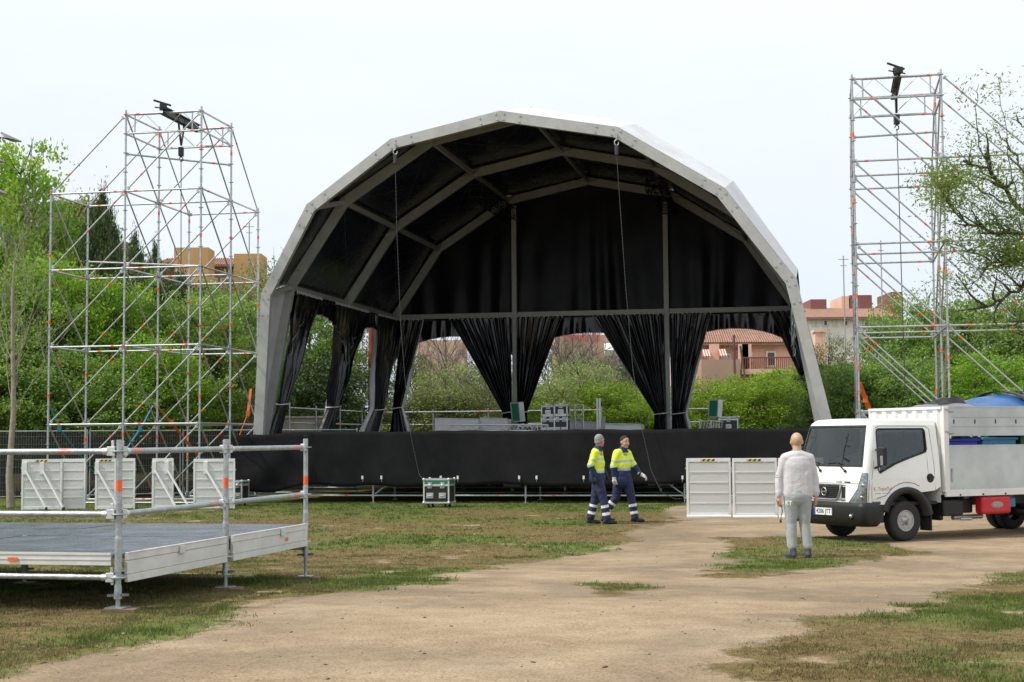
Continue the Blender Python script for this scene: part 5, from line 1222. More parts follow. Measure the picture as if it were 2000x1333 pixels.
hiviz = mat('hi_vis_yellow', (.72, .92, .08), .7, 0, .08, 8, .15, 25); navy = mat('navy_cloth', (.012, .030, .095), .8, 0, .2, 8, .2, 25); navyp = mat('work_trousers_navy', (.026, .028, .088), .85, 0, .2, 6, .25, 20); refl = mat('reflective_tape', (.50, .52, .54), .4, .1); reflw = mat('bright_reflective_tape', (.78, .78, .80), .4, .0)
boot = mat('black_boot', (.016, .016, .018), .55); lip = mat('lips', (.38, .14, .11), .6); grey_hair = mat('grey_hair', (.28, .28, .28), .8, 0, .3, 60, .3, 90); dark_hair = mat('dark_hair', (.02, .014, .010), .75, 0, .3, 60, .3, 90); glove_w = mat('pale_work_glove', (.62, .60, .55), .8, 0, .1, 20); glove_b = mat('black_work_glove', (.015, .017, .016), .8)
def shoe(person, ank, toe_dir, material, L_=.28, name='shoe', sole=black_rubber):
    """ankle centre above the ground, direction of the toe"""
    d = V3(toe_dir); d.z = 0; d.normalize(); a = V3(ank); g = a.z
    ch = [('c', (V3((a.x, a.y, .12)) - d * .02, .050), (V3((a.x, a.y, .065)) - d * .03, .046)), ('c', (V3((a.x, a.y, .052)) - d * .05, .042), (V3((a.x, a.y, .045)) + d * .10, .041), (V3((a.x, a.y, .038)) + d * .165, .034))]
    o = capsules(ch, .009, 3, name, [material, sole], person, lambda c, n: 1 if c.z < .022 else 0); return o
def worker(label, x, y, yaw_b, head_c, yaw_h, J, hair, skinm, gl, glm, seed):
    gz0 = gzf(x, y); P = empty('person', (x, y, gz0), label, 'person')
    hc, q, Rz = head_parts(head_c, yaw_h, 1.06, J.get('hp', 0)); nk = V3(J['neck'])
    ch = hc + [('c', (V3(head_c) + Rz @ V3((-.02, 0, -.06)), .056), (nk, .062), (nk - V3((0, 0, .06)), .075))]
    f = V3((math.cos(yaw_b), math.sin(yaw_b), 0)); lft = V3((-f.y, f.x, 0))
    ch += [('c', (nk - V3((0, 0, .12)), .09), (V3(J['waist']), .09), (V3(J['hip']), .09))]
    for k in 'RL':
        ch += [('c', (V3(J['sh' + k]), .055), (V3(J['el' + k]), .043), (V3(J['wr' + k]), .030)), ('c', (V3(J['hj' + k]), .085), (V3(J['kn' + k]), .060), (V3(J['an' + k]), .042))]
        ch += hand(J['wr' + k], J['hd' + k], J['pn' + k], curl=J.get('cu' + k, .6), side=J.get('sd' + k, 1), glove=1.0)
    capsules(ch, .0085, 3, 'body', [skinm], P)
    # gloves cover the hands
    for k in 'RL':
        wr, d = V3(J['wr' + k]), V3(J['hd' + k]).normalized(); g = hand(J['wr' + k], J['hd' + k], J['pn' + k], curl=J.get('cu' + k, .6), side=J.get('sd' + k, 1), glove=1.28) + [('c', (wr - d * .05, .046), (wr + d * .02, .040))]
        capsules(g, .006, 2, 'glove', [glm], P)
    # jacket
    sh = (V3(J['shR']) + V3(J['shL'])) / 2; wa, hp = V3(J['waist']), V3(J['hip']); jb = J.get('jb', .0)
    ch = []
    for w_, rr in ((-.085, .118), (0, .130), (.085, .118)):
        ch.append(('c', (sh + lft * w_ - V3((0, 0, .08)), rr - .025), (sh + lft * w_ * .95 - V3((0, 0, .22)) + f * .01, rr), (wa + lft * w_ * .8, rr), (hp + lft * w_ * .9 + V3((0, 0, J.get('hem', -.03))), rr + .022)))
    ch.append(('c', (V3(J['shR']) + V3((0, 0, .0)), .075), (sh + V3((0, 0, .035)), .085), (V3(J['shL']), .075))); ch.append(('c', (nk + V3((0, 0, -.05)), .088), (nk + V3((0, 0, -.005)), .078)))
    for k in 'RL': ch.append(('c', (V3(J['sh' + k]), .083), (V3(J['el' + k]), .066), (V3(J['wr' + k]) - V3(J['hd' + k]).normalized() * .03, .050)))
    def arm_t(c):
        best = (9, None, 0)
        for k in 'RL':
            for seg, (p, q2) in enumerate(((V3(J['sh' + k]), V3(J['el' + k])), (V3(J['el' + k]), V3(J['wr' + k])))):
                d = q2 - p; t_ = max(0, min(1, (c - p).dot(d) / d.length_squared)); dist = (c - p - d * t_).length
                if dist < best[0]: best = (dist, k, seg + t_)
        return best
    def paint(c, n):
        dist, k, t_ = arm_t(c); torso = abs((c - wa).dot(lft)) < .17 and (V3((c.x, c.y, 0)) - V3((wa.x, wa.y, 0))).length < .21
        if dist < .085 and not (torso and dist > .062 and t_ > .5) and t_ > .25:
            return 2 if .56 < t_ < .70 or .98 < t_ < 1.10 else (0 if t_ < 1.10 else 1)
        z = c.z
        if z > nk.z - .075 and (V3((c.x, c.y, 0)) - V3((nk.x, nk.y, 0))).length < .115: return 1
        if J.get('yoke') and (c - V3(J['yoke'])).length < .085: return 1
        zs = J['bands']
        if zs[0][0] < z < zs[0][1] or zs[1][0] < z < zs[1][1]: return 2
        return 1 if z < zs[1][0] else 0
    o = capsules(ch, .010, 3, 'jacket', [hiviz, navy, refl], P, paint); wrinkle(o, .008, 6, seed)
    # trousers
    ch = [('c', (wa - V3((0, 0, .04)) + lft * .05, .12), (hp + lft * .05, .118)), ('c', (wa - V3((0, 0, .04)) - lft * .05, .10), (hp - lft * .05, .118))]
    for k in 'RL': an = V3(J['an' + k]); ch.append(('c', (V3(J['hj' + k]), .105), (V3(J['kn' + k]).lerp(V3(J['hj' + k]), .4), .100), (V3(J['kn' + k]), .084), (an + V3((0, 0, .02)), .078)))
    def paintt(c, n):
        for k in 'RL':
            p, q2 = V3(J['kn' + k]), V3(J['an' + k]); d = q2 - p; t_ = (c - p).dot(d) / d.length_squared
            if (c - p - d * t_).length < .11 and (.30 < t_ < .43 or .66 < t_ < .80): return 1
        return 0
    o = capsules(ch, .010, 3, 'trousers', [navyp, reflw], P, paintt); wrinkle(o, .009, 8, seed + 3)
    for k in 'RL': shoe(P, J['an' + k], J['td' + k], boot, name='shoe')
    # hair cap
    hm = [('e', q(-.014, 0, .038), .1015, (1.0, .83, .98), Rz)] 
    m = MB(); mm = capsules(hm + [('e', q(-.045, 0, -.005), .080, (.75, .98, 1.0), Rz)], .006, 2, 'hair', [hair], P); me = mm.data
    # keep only the part above the hair line
    import bmesh
    bm = bmesh.new(); bm.from_mesh(me); Ri = Rz.inverted(); cc = q(0, 0, 0)
    kill = [v for v in bm.verts if (lambda l: l.x > .045 and l.z < .075 or l.z < -.055 or (l.x > .005 and l.z < .02) or (abs(l.y) > .07 and l.x > -.03 and l.z < .02))(Ri @ (v.co - cc))]
    bmesh.ops.delete(bm, geom=kill, context='VERTS'); bm.to_mesh(me); bm.free()
    face_bits(P, q, 1.0, lip, hair, Rz)
    return P
# figures are modelled around their own ground point; x right, y away from the camera
wx, wy = at(1168, 900, 29.3).x, 29.3
w1 = dict(neck=(.005, -.0, 1.50), shR=(-.06, -.19, 1.42), shL=(.03, .20, 1.42), elR=(-.16, -.23, 1.16), wrR=(-.085, -.22, .93), elL=(.05, .26, 1.16), wrL=(.17, .22, .95), hdR=(.25, .0, -1), pnR=(.9, 0, .1), hdL=(.45, 0, -.8), pnL=(-.8, 0, -.2), cuR=.9, cuL=.9,
    waist=(-.02, 0, 1.10), hip=(-.02, 0, .94), hjR=(-.02, -.09, .93), hjL=(0, .09, .93), knR=(.09, -.10, .50), anR=(.16, -.11, .10), knL=(-.06, .10, .50), anL=(-.15, .11, .12), tdR=(1, .1, 0), tdL=(1, -.1, 0), bands=((1.255, 1.30), (1.01, 1.06)), yoke=(-.02, -.15, 1.50))
worker('grey haired worker in a yellow and navy jacket looking away to the right', wx, wy, -.4, (.035, .01, 1.635), .75, w1, grey_hair, skin_red, 1, glove_b, 3)
wx, wy = at(1216, 900, 29.9).x, 29.9
w2 = dict(neck=(.01, 0, 1.47), shR=(-.12, -.12, 1.38), shL=(.11, .12, 1.38), elR=(-.20, -.14, 1.12), wrR=(-.185, -.15, .90), elL=(.235, .10, 1.13), wrL=(.37, .02, .955), hdR=(.12, -.1, -1), pnR=(.6, .6, .0), hdL=(.75, -.05, -.45), pnL=(-.3, .3, -.85), cuR=.7, cuL=.8, sdR=-1, sdL=1,
    waist=(0, 0, 1.08), hip=(0, 0, .92), hjR=(-.075, .06, .90), hjL=(.075, -.02, .90), knR=(-.13, .06, .50), anR=(-.36, .10, .17), knL=(.16, -.04, .49), anL=(.23, -.04, .09), tdR=(.9, .1, 0), tdL=(1, -.25, 0), bands=((1.20, 1.25), (1.04, 1.09)), hp=.05, hem=-.10)
worker('dark haired worker in a yellow and navy jacket striding with one gloved hand out', wx, wy, -.7, (.045, -.02, 1.60), -.95, w2, dark_hair, skin_m, 1, glove_w, 8)
# the bald man seen from behind
bx, by = at(1558, 950, 20.75).x, 20.75
man = empty('person', (bx, by, gzf(bx, by)), 'bald man in a pale grey tracksuit standing with his back turned beside the truck', 'person')
fleece = mat('pale_grey_fleece', (.58, .56, .59), .95, 0, .03, 4, .15, 30, sheen=.3); jog = mat('grey_jogging_cloth', (.36, .38, .39), .95, 0, .03, 4, .15, 30, sheen=.2); sneak = mat('blue_grey_trainer', (.055, .065, .085), .7, 0, .3, 30); solew = mat('pale_sole', (.40, .40, .40), .7)
bald_skin = mat('bald_skin', (.50, .325, .215), .42, 0, .05, 12)
J = dict(shR=(.165, 0, 1.385), shL=(-.165, 0, 1.385), elR=(.245, .02, 1.12), wrR=(.250, -.01, .86), elL=(-.255, .03, 1.12), wrL=(-.268, -.01, .86), hjR=(.085, 0, .86), hjL=(-.085, 0, .86), knR=(.09, .02, .48), knL=(-.10, .02, .48), anR=(.125, -.01, .10), anL=(-.095, -.01, .10))
hc, q, Rz = head_parts((-.0, .015, 1.615), math.pi / 2, 1.06, .12)
ch = hc + [('c', (V3((0, 0, 1.54)), .060), (V3((0, -.01, 1.46)), .068), (V3((0, 0, 1.40)), .09)), ('c', (V3((0, 0, 1.36)), .09), (V3((0, 0, 1.1)), .09), (V3((0, 0, .90)), .09))]
for k, s_ in (('R', 1), ('L', -1)): ch += [('c', (V3(J['sh' + k]), .055), (V3(J['el' + k]), .044), (V3(J['wr' + k]), .030)), ('c', (V3(J['hj' + k]), .09), (V3(J['kn' + k]), .062), (V3(J['an' + k]), .042))] + hand(J['wr' + k], (.02 * s_, .03, -1), (-s_ * .8, .5, 0), curl=.7, side=1 if s_ > 0 else -1)
capsules(ch, .0085, 3, 'body', [bald_skin, skin_red], man, lambda c, n: 1 if c.z < 1.0 else 0)
ch = []
for w_ in (-.085, -.03, .03, .085): ch.append(('c', (V3((w_ * 1.1, .0, 1.32)), .105), (V3((w_, -.01, 1.15)), .115), (V3((w_ * 1.0, 0, .93)), .122), (V3((w_ * 1.05, 0, .875)), .112)))
ch += [('e', (0, -.004, z_), float(np.interp(z_, [.88, 1.0, 1.15, 1.3, 1.37], [.212, .205, .203, .215, .195])), (1, .62, .4)) for z_ in np.arange(.885, 1.375, .022)]
ch += [('c', (V3(J['shR']), .078), (V3((0, -.01, 1.425)), .092), (V3(J['shL']), .078))]
for k in 'RL': e = V3(J['el' + k]); wv = V3(J['wr' + k]); ch.append(('c', (V3(J['sh' + k]), .078), (e, .056), (wv.lerp(e, .22), .054), (wv.lerp(e, .06), .038)))
o = capsules(ch, .008, 14, 'sweatshirt', [fleece], man); wrinkle(o, .006, 5, 2)
m = MB(); pts = [V3((.075 * math.cos(a), -.005 + .07 * math.sin(a), 1.485 + .02 * math.sin(a))) for a in np.linspace(0, 6.283, 21)[:-1]]; m.path(pts, .012, 6, closed=True); m.build('collar', mat('purple_collar', (.12, .05, .09), .9), man, world=False)
m = MB()
for zz in (1.155, 1.125): m.box(V3((-.300, -.045, zz)), (.05, .004, .008), 0, Matrix.Rotation(.6, 3, 'Z'))
m.build('sleeve_stripe', pink, man, world=False)
ch = [('c', (V3((-.06, 0, .95)), .118), (V3((-.06, 0, .84)), .128)), ('c', (V3((.06, 0, .95)), .118), (V3((.06, 0, .84)), .128)), ('e', (0, -.01, .86), .19, (1, .68, .8)), ('e', (0, -.005, .93), .18, (1, .7, .6))]
for k in 'RL': h_, kn, an = (V3(J[n_ + k]) for n_ in ('hj', 'kn', 'an')); ch += [('c', (h_, .118), (kn.lerp(h_, .45), .095), (kn, .078), (an.lerp(kn, .25), .072), (an + V3((0, 0, .07)), .066)), ('c', (an + V3((0, 0, .06)), .050), (an + V3((0, 0, .01)), .047))]
o = capsules(ch, .009, 2, 'jogging_trousers', [jog], man); wrinkle(o, .005, 5, 7)
text_mesh('KT', .085, 'trouser_lettering', mat('white_print', (.75, .75, .75), .7), man, basis((-.152, -.105, .77), (.80, -.6, -.1), (0, -.05, 1)), .001, .002, .10)
for k, s_ in (('R', 1), ('L', -1)): shoe(man, J['an' + k], (.35 * s_, 1, 0), sneak, sole=solew)
# short cord held in the left hand
m = MB(); m.path([(bx - .235, by - .01, .74), (bx - .225, by - .02, .66), (bx - .24, by - .02, .60), (bx - .25, by - .02, .53)], .006, 5); m.ball((bx - .25, by - .02, .52), .016, 0, 8, 6, (1, 1, 1.8)); o = m.build('dangling_cord', steel_dark); tag(o, 'short dark cord hanging from the left hand of the bald man', 'cord')
# ---------------------------------------------------------------- trees
lf_bright = leafmat('leaf_bright', [(0.086, 0.16, 0.023), (0.219, 0.415, 0.038), (0.468, 0.55, 0.082)], .42, .5, 3.2)
lf_mid = leafmat('leaf_mid', [(0.079, 0.151, 0.038), (0.219, 0.356, 0.069), (0.441, 0.55, 0.131)], .35, .5, 3.2)
lf_dark = leafmat('leaf_dark', [(0.025, 0.046, 0.019), (0.07, 0.112, 0.037), (0.138, 0.188, 0.066)], .2, .55, 3.2)
lf_olive = leafmat('leaf_olive', [(0.085, 0.104, 0.035), (0.207, 0.241, 0.08), (0.342, 0.38, 0.138)], .3, .55, 3.2)
lf_lime = leafmat('leaf_lime', [(0.101, 0.151, 0.017), (0.218, 0.342, 0.031), (0.377, 0.519, 0.069)], .45, .5, 3.2)
lf_willow = leafmat('leaf_willow', [(0.196, 0.207, 0.099), (0.304, 0.37, 0.131), (0.435, 0.544, 0.174)], .35, .55, 3.2)
bark = mat('bark', (.10, .075, .055), .9, 0, .35, 6, .4, 25); bark_pale = mat('pale_bark', (.30, .27, .21), .85, 0, .2, 8, .3, 30); bark_grey = mat('grey_bark', (.20, .175, .15), .9, 0, .25, 8)
def crown_np(seed, nclump, per, leaf, shape='round', flat=.75, hollow=.45, clump_r=.16):
    """unit crown: radius 1, spans z 0..2; returns quads"""
    r = np.random.default_rng(seed); n = nclump * 3
    d = r.normal(size=(n, 3)); d /= np.linalg.norm(d, axis=1)[:, None]; rad = hollow + (1 - hollow) * r.random(n) ** .6
    # lumpy outline from a few lobes
    L = r.normal(size=(14, 3)); L /= np.linalg.norm(L, axis=1)[:, None]; lob = np.max(np.clip(d @ L.T, 0, 1) ** 7, axis=1)
    rad = rad * (.80 + .34 * lob); C = d * rad[:, None]
    if shape == 'cone': C[:, :2] *= (np.clip(1.05 - (C[:, 2:3] + 1) / 2, .12, 1)) * 1.25
    if shape == 'column': C = C / np.linalg.norm(C, axis=1)[:, None] * (rad[:, None] * .5 + .5); C[:, :2] *= np.clip(1.15 - np.abs(C[:, 2:3]) ** 3 * .8, .3, 1.1)
    C = C[:nclump]
    cr = clump_r * (.6 + .8 * r.random(nclump))
    P = np.repeat(C, per, 0) + r.normal(size=(nclump * per, 3)) * np.repeat(cr, per)[:, None] * np.array([1, 1, flat]) * .55
    N = len(P); P[:, 2] += 1
    nr = r.normal(size=(N, 3)) + np.array([0, 0, .9]); nr /= np.linalg.norm(nr, axis=1)[:, None]
    u_ = np.cross(nr, r.normal(size=(N, 3))); u_ /= np.linalg.norm(u_, axis=1)[:, None]; v_ = np.cross(nr, u_)
    s_ = leaf * (.55 + .9 * r.random(N))[:, None]
    V = np.stack([P - u_ * s_, P - v_ * s_ * .55, P + u_ * s_, P + v_ * s_ * .55], 1).reshape(-1, 3)
    return V, np.arange(len(V)).reshape(-1, 4)
PRO = {}
def proto(key, *a, **k):
    V, F = crown_np(*a, **k); PRO[key] = mesh_np('crown', V, F, [lf_mid]); return PRO[key]
proto('r1', 1, 560, 96, .0185, flat=.5, clump_r=.115, hollow=.4); proto('r2', 2, 620, 88, .018, flat=.5, clump_r=.11, hollow=.4); proto('r3', 3, 520, 90, .019, clump_r=.19, flat=.5)
proto('s1', 4, 420, 52, .018, hollow=.3, clump_r=.18, flat=.5); proto('col', 6, 700, 90, .022, shape='column', hollow=.55, clump_r=.13)
proto('b1', 7, 600, 70, .021, flat=.5, clump_r=.17); proto('tuft', 8, 900, 26, .024, flat=1.2, clump_r=.13)
def limb_mesh(seed, h, rad, spread, levels=3, crown0=.35, n1=9, lean=0.0, thin=1.0):
    r = random.Random(seed); m = MB()
    def grow(p, d, L, r0, lv):
        n = 5; pts = [p]; q = Vector(p); dd = d.copy()
        for k in range(n):
            dd = (dd + Vector((r.uniform(-1, 1), r.uniform(-1, 1), r.uniform(-.4, .8))) * .16).normalized(); q = q + dd * (L / n); pts.append(q.copy())
        m.path(pts, r0, 5 if lv else 7, radii=[r0 * (1 - .72 * k / n) for k in range(n + 1)])
        if lv < levels:
            for k in range(4 if lv else 3):
                f = .35 + .6 * r.random(); i = int(f * n); b = pts[i].lerp(pts[min(n, i + 1)], f * n - i)
                nd_ = (dd + Vector((r.uniform(-1, 1), r.uniform(-1, 1), r.uniform(-.3, .7))) * .9).normalized(); grow(b, nd_, L * r.uniform(.45, .7), r0 * .5, lv + 1)
    tr = [Vector((lean * h * (k / 8) ** 1.5 + .04 * math.sin(k * 1.3 + seed), .05 * math.sin(k * 1.9 + seed), h * .85 * k / 8)) for k in range(9)]
    m.path(tr, rad, 9, radii=[rad * (1 - .75 * k / 8) + .01 + (.25 * rad if k == 0 else 0) for k in range(9)])
    for k in range(n1):
        f = crown0 + (1 - crown0) * (k + .5) / n1; i = min(7, int(f * 8)); b = tr[i].lerp(tr[i + 1], f * 8 - i); a = k * 2.4 + r.random()
        grow(b, Vector((math.cos(a) * spread, math.sin(a) * spread, 1.0 - .3 * f)).normalized(), h * (.42 - .2 * f) * (.8 + .4 * r.random()), rad * (.42 - .2 * f) * thin, 1)
    return m
LIMB = {}
def tree(label, px, pytop, Y, wpx, key, leafm, cat='tree', group=None, zb=None, bark_=None, name='broadleaf_tree', hf=.86, seed=None, trunk=True, skew=1.0):
    top = at(px, pytop, Y); h = top.z; wr = wpx / FPX * Y / 2; seed = seed if seed is not None else int(px + Y)
    e = empty(name, (top.x, top.y, 0), label, cat, group); ch = h * hf
    c = bpy.data.objects.new('crown', PRO[key]); COL.objects.link(c); c.parent = e; c.location = (0, 0, h - ch); c.scale = (wr * 1.02, wr * skew, ch / 2 / 1.0); c.rotation_euler = (0, 0, (seed * 1.7) % 6.28)
    c.material_slots[0].link = 'OBJECT'; c.material_slots[0].material = leafm
    if trunk:
        k = seed % 3
        if k not in LIMB: o = limb_mesh(40 + k, 8, .16, .8, 2).build('trunk', bark, None); LIMB[k] = o.data; bpy.data.objects.remove(o)
        tk = bpy.data.objects.new('trunk', LIMB[k]); COL.objects.link(tk); tk.parent = e; tk.scale = (max(.5, wr / 3.0), max(.5, wr / 3.0), h * .95 / 8)
    return e
GB = 'broadleaf trees behind the left scaffold tower'
tree('tall bright green tree at the left edge, tallest of the leafy trees', 5, 258, 52, 390, 'r1', lf_bright, group=GB)
tree('bright green tree filling the gap at the far left behind the bare sapling', -60, 420, 49, 300, 'r2', lf_bright, group=GB)
tree('rounded green tree rising behind the left tower beside the cypress', 112, 385, 56, 290, 'r2', lf_mid, group=GB)
tree('green tree filling the gap between the tallest tree and the cypress', 140, 420, 55, 190, 'r1', lf_bright, group=GB, seed=23)
tree('fresh green low tree behind the left bay of the tower', 100, 490, 48, 330, 'r3', lf_bright, group=GB)
tree('fresh green tree behind the middle bay of the tower', 235, 525, 49, 260, 'r1', lf_bright, group=GB, seed=5)
tree('lighter green tree behind the tower post nearest the stage', 395, 560, 50, 260, 'r2', lf_mid, group=GB, seed=8)
tree('low yellowish green tree over the mesh fence', 300, 655, 47, 250, 'b1', lf_bright, group=GB, seed=12)
tree('deep green tree low between the tower and the black fence', 185, 690, 46, 300, 'b1', lf_mid, group=GB, seed=17)
tree('leafy tree low at the far left behind the mesh fence', 10, 640, 46, 300, 'b1', lf_mid, group=GB, seed=22)
tree('green tree behind the right bay of the left tower', 455, 560, 53, 260, 'r1', lf_mid, group=GB, seed=31)
tree('pale green crown rising above the canopy leg at the left', 510, 480, 70, 200, 's1', lf_olive, group=GB, seed=9)
tree('olive green tree in front of the orange block', 430, 515, 74, 200, 's1', lf_olive, group=GB, seed=19)
tree('dark column shaped cypress behind the left tower', 196, 388, 51, 112, 'col', lf_dark, name='cypress_tree', hf=.95, seed=3, group='cypresses behind the left tower')
tree('smaller dark cypress right of the tall one', 262, 470, 64, 80, 'col', lf_dark, name='cypress_tree', hf=.95, seed=4, group='cypresses behind the left tower')
tree('smallest dark cypress left of the orange block', 303, 488, 68, 60, 'col', lf_dark, name='cypress_tree', hf=.95, seed=6, group='cypresses behind the left tower')
tree('dark broad evergreen behind the middle of the left tower', 335, 505, 62, 210, 'r3', lf_dark, seed=7, name='evergreen_tree', group='dark evergreens')
tree('dark evergreen seen through the upper left tower bays', 225, 500, 60, 180, 'r3', lf_dark, seed=14, name='evergreen_tree', group='dark evergreens')
GS = 'shrubs and trees seen through the stage'
tree('dark green shrub seen between the left side curtains', 590, 575, 60, 230, 'r2', lf_mid, group=GS, seed=41, name='leafy_shrub')
tree('dark low evergreen shrub behind the left side handrail', 600, 690, 58, 260, 'b1', lf_dark, group=GS, seed=44, name='leafy_shrub')
tree('olive tree behind the second gap of the left side', 690, 575, 64, 160, 's1', lf_olive, group=GS, seed=46)
tree('thin olive green tree left of the grey bare tree', 800, 660, 66, 170, 's1', lf_olive, group=GS, seed=47, name='leafy_shrub')
tree('light green shrub low behind the left back opening', 845, 760, 61, 260, 'b1', lf_olive, group=GS, seed=49, name='leafy_shrub')
tree('sparse willowy tree in the first back opening', 950, 690, 66, 230, 's1', lf_willow, group=GS, seed=50, name='willow_tree')
tree('dark green bush behind the broad curtain', 1215, 700, 74, 130, 'r3', lf_dark, group=GS, seed=51, name='leafy_shrub')
tree('lime green bush right of the flight cases', 1200, 745, 62, 210, 'b1', lf_lime, group=GS, seed=52, name='lime_bush')
tree('lime green bush centred in the right back opening', 1390, 738, 62, 220, 'b1', lf_lime, group=GS, seed=55, name='lime_bush')
tree('lime green bush at the right end of the back opening', 1505, 722, 63, 230, 'b1', lf_lime, group=GS, seed=58, name='lime_bush')
tree('taller green tree with a narrow top in the right opening', 1425, 718, 66, 80, 's1', lf_bright, group=GS, seed=59)
tree('olive bush low behind the flight cases', 1085, 745, 68, 240, 'b1', lf_olive, group=GS, seed=81, name='leafy_shrub')
tree('pale spring green tree in the middle back opening', 1130, 690, 63, 190, 's1', lf_willow, group=GS, seed=83, name='willow_tree')
tree('pale spring green tree in front of the brick house of the first opening', 880, 700, 62, 190, 's1', lf_willow, group=GS, seed=85, name='willow_tree')
tree('fresh green bush in front of the first opening handrail', 1010, 760, 63, 200, 'b1', lf_lime, group=GS, seed=87, name='lime_bush')
tree('green bush behind the second back post', 1300, 770, 60, 180, 'b1', lf_lime, group=GS, seed=61, name='lime_bush')
tree('green bush beside the canopy right leg', 1575, 700, 66, 150, 'r3', lf_mid, group=GS, seed=63, name='leafy_shrub')
GR = 'trees behind the right scaffold tower'
tree('pale green loose tree in front of the white building', 1625, 640, 58, 110, 's1', lf_olive, group=GR, seed=70)
tree('deep green tree right behind the truck cab', 1660, 700, 50, 240, 'r1', lf_mid, group=GR, seed=71)
tree('tall leafy tree with an uneven top behind the right tower', 1790, 545, 56, 230, 's1', lf_mid, group=GR, seed=72)
tree('full green tree behind the right tower posts', 1800, 600, 53, 260, 'r2', lf_mid, group=GR, seed=73)
tree('full green tree at the right edge of the photograph', 1960, 560, 52, 280, 'r1', lf_mid, group=GR, seed=74)
tree('low green tree behind the truck body', 1730, 690, 48, 250, 'r3', lf_mid, group=GR, seed=75)
tree('low bright green tree behind the blue tarpaulin', 1920, 690, 47, 300, 'r2', lf_bright, group=GR, seed=76)
tree('green tree between the right tower and the picture edge', 1880, 560, 60, 190, 's1', lf_olive, group=GR, seed=77)
# distant wood closing the view between the trunks
Vs = []; r = np.random.default_rng(77); off_v = 0
for k in range(46):
    x0 = -34 + k * 1.7 + r.random(); y0 = 78 + 10 * r.random(); V, F = crown_np(200 + k % 5, 130, 26, .075, clump_r=.25); hh = 2.1 + 1.1 * r.random() + (1.2 if x0 < -8 else 0)
    if -1 < x0 < 16: hh *= .62
    Vs.append(V * np.array([2.4, 2.0, hh / 1.6]) + np.array([x0, y0, -.3]))
V = np.vstack(Vs); me = mesh_np('distant_wood', V, np.arange(len(V)).reshape(-1, 4), [lf_mid]); o = bpy.data.objects.new('distant_wood', me); COL.objects.link(o); tag(o, 'dense low wood closing the view behind the park', 'wood', kind='stuff')
# bare trees
def bare(label, px, py0, pytop, Y, seed, sc=1, material=bark_pale, name='bare_tree', h0=8, rad=.11, spread=.45, n1=16, c0=.33, levels=4, xs=1.0, leaves=None, group='bare trees', thin=1.0):
    b = at(px, py0, Y); top = at(px, pytop, Y); e = empty(name, (b.x, b.y, 0), label, 'tree', group)
    m = limb_mesh(seed, h0, rad, spread, levels, c0, n1, thin=thin); o = m.build('trunk', material, e, world=False); o.scale = (xs, xs, top.z / h0 * sc)
    if leaves:
        V, F = crown_np(seed, 260, 26, .022, hollow=.3, clump_r=.22); me = mesh_np('crown', V, F, [leaves]); c = bpy.data.objects.new('crown', me); COL.objects.link(c); c.parent = e; c.scale = (top.z * .28, top.z * .28, top.z * .33); c.location = (0, 0, top.z * .28)
    return e
bare('leafless pale sapling with a slim trunk at the left edge', 21, 988, 440, 38.6, 91, h0=7.6, rad=.085, spread=.42, n1=18, c0=.34, sc=1.03, levels=4, thin=.5)
bare('grey leafless tree seen through the first back opening', 870, 850, 640, 64, 93, material=bark_grey, h0=7, rad=.13, spread=.6, xs=1.0, group=None)
bare('grey twiggy tree behind the flight cases', 1108, 850, 655, 66, 94, material=bark_grey, h0=7, rad=.2, spread=.6, xs=1.2, leaves=lf_willow, name='willow_tree', group=None)
bare('grey twiggy tree left of the broad curtain', 1170, 850, 690, 70, 95, material=bark_grey, h0=7, rad=.13, spread=.7, xs=1.0, leaves=lf_willow, name='willow_tree', group=None)
bare('grey branching tree left of the first back post', 950, 850, 680, 60, 96, material=bark_grey, h0=6, rad=.10, spread=.9, xs=1.0, leaves=lf_olive, group=None)
# the near tree reaching in from the right edge
nt_ = empty('near_tree', (11.1, 27.0, 0), 'near tree reaching in from the right edge with dark twisting branches and feathery leaves', 'tree')
m = MB(); r = random.Random(12); tips = []
TWL = [1.0, 1.0]
def nb(pts, r0, r1, lv, seed, tl=.8, td=1.0):
    """curve through photographed points given as (px, py, depth)"""
    P = [at(x, y, d) for x, y, d in pts]; Q = []
    for i in range(len(P) - 1):
        for k in range(4):
            f = k / 4; q = P[i].lerp(P[i + 1], f); Q.append(q + Vector((r.uniform(-1, 1), r.uniform(-1, 1), r.uniform(-1, 1))) * .035)
    Q.append(P[-1]); n = len(Q); m.path(Q, r0, 6, radii=[.72 * (r0 + (r1 - r0) * k / (n - 1)) for k in range(n)])
    TWL[0] = tl; TWL[1] = td; twig(Q, r0, lv)
def twig(Q, r0, lv):
    n = len(Q)
    for k in range(int(n * (.75 if lv == 0 else .62) * TWL[1])):
        i = r.randrange(max(1, n // 5), n); b = Q[i]; d = (Q[i] - Q[i - 1]).normalized(); dd = (d + Vector((r.uniform(-1, .6), r.uniform(-1, 1), r.uniform(-.6, 1.1))) * .95).normalized(); L_ = r.uniform(.35, .95) * (1 if lv == 0 else .6) * TWL[0]; pts = [b]; q = b
        for j in range(5):
            dd = (dd + Vector((r.uniform(-1, 1), r.uniform(-1, 1), r.uniform(-.7, 1.0))) * .3).normalized(); q = q + dd * (L_ / 5); pts.append(q)
        rr0 = max(.006, r0 * .38); m.path(pts, rr0, 5, radii=[rr0 * (1 - .7 * j / 5) for j in range(6)])
        tips.append(pts[-1]); tips.append(pts[3])
        if lv < 2 and r.random() < .6: twig(pts, rr0, lv + 1)
Dn = 26.0
nb([(2230, 1000, 27), (2210, 800, 27), (2180, 650, 26.9), (2140, 560, 26.7)], .26, .12, 3, 1)
nb([(2140, 560, 26.7), (2060, 470, 26.3), (1985, 400, 25.9), (1938, 345, 25.6), (1925, 300, 25.5)], .085, .03, 0, 2, .6, .8)
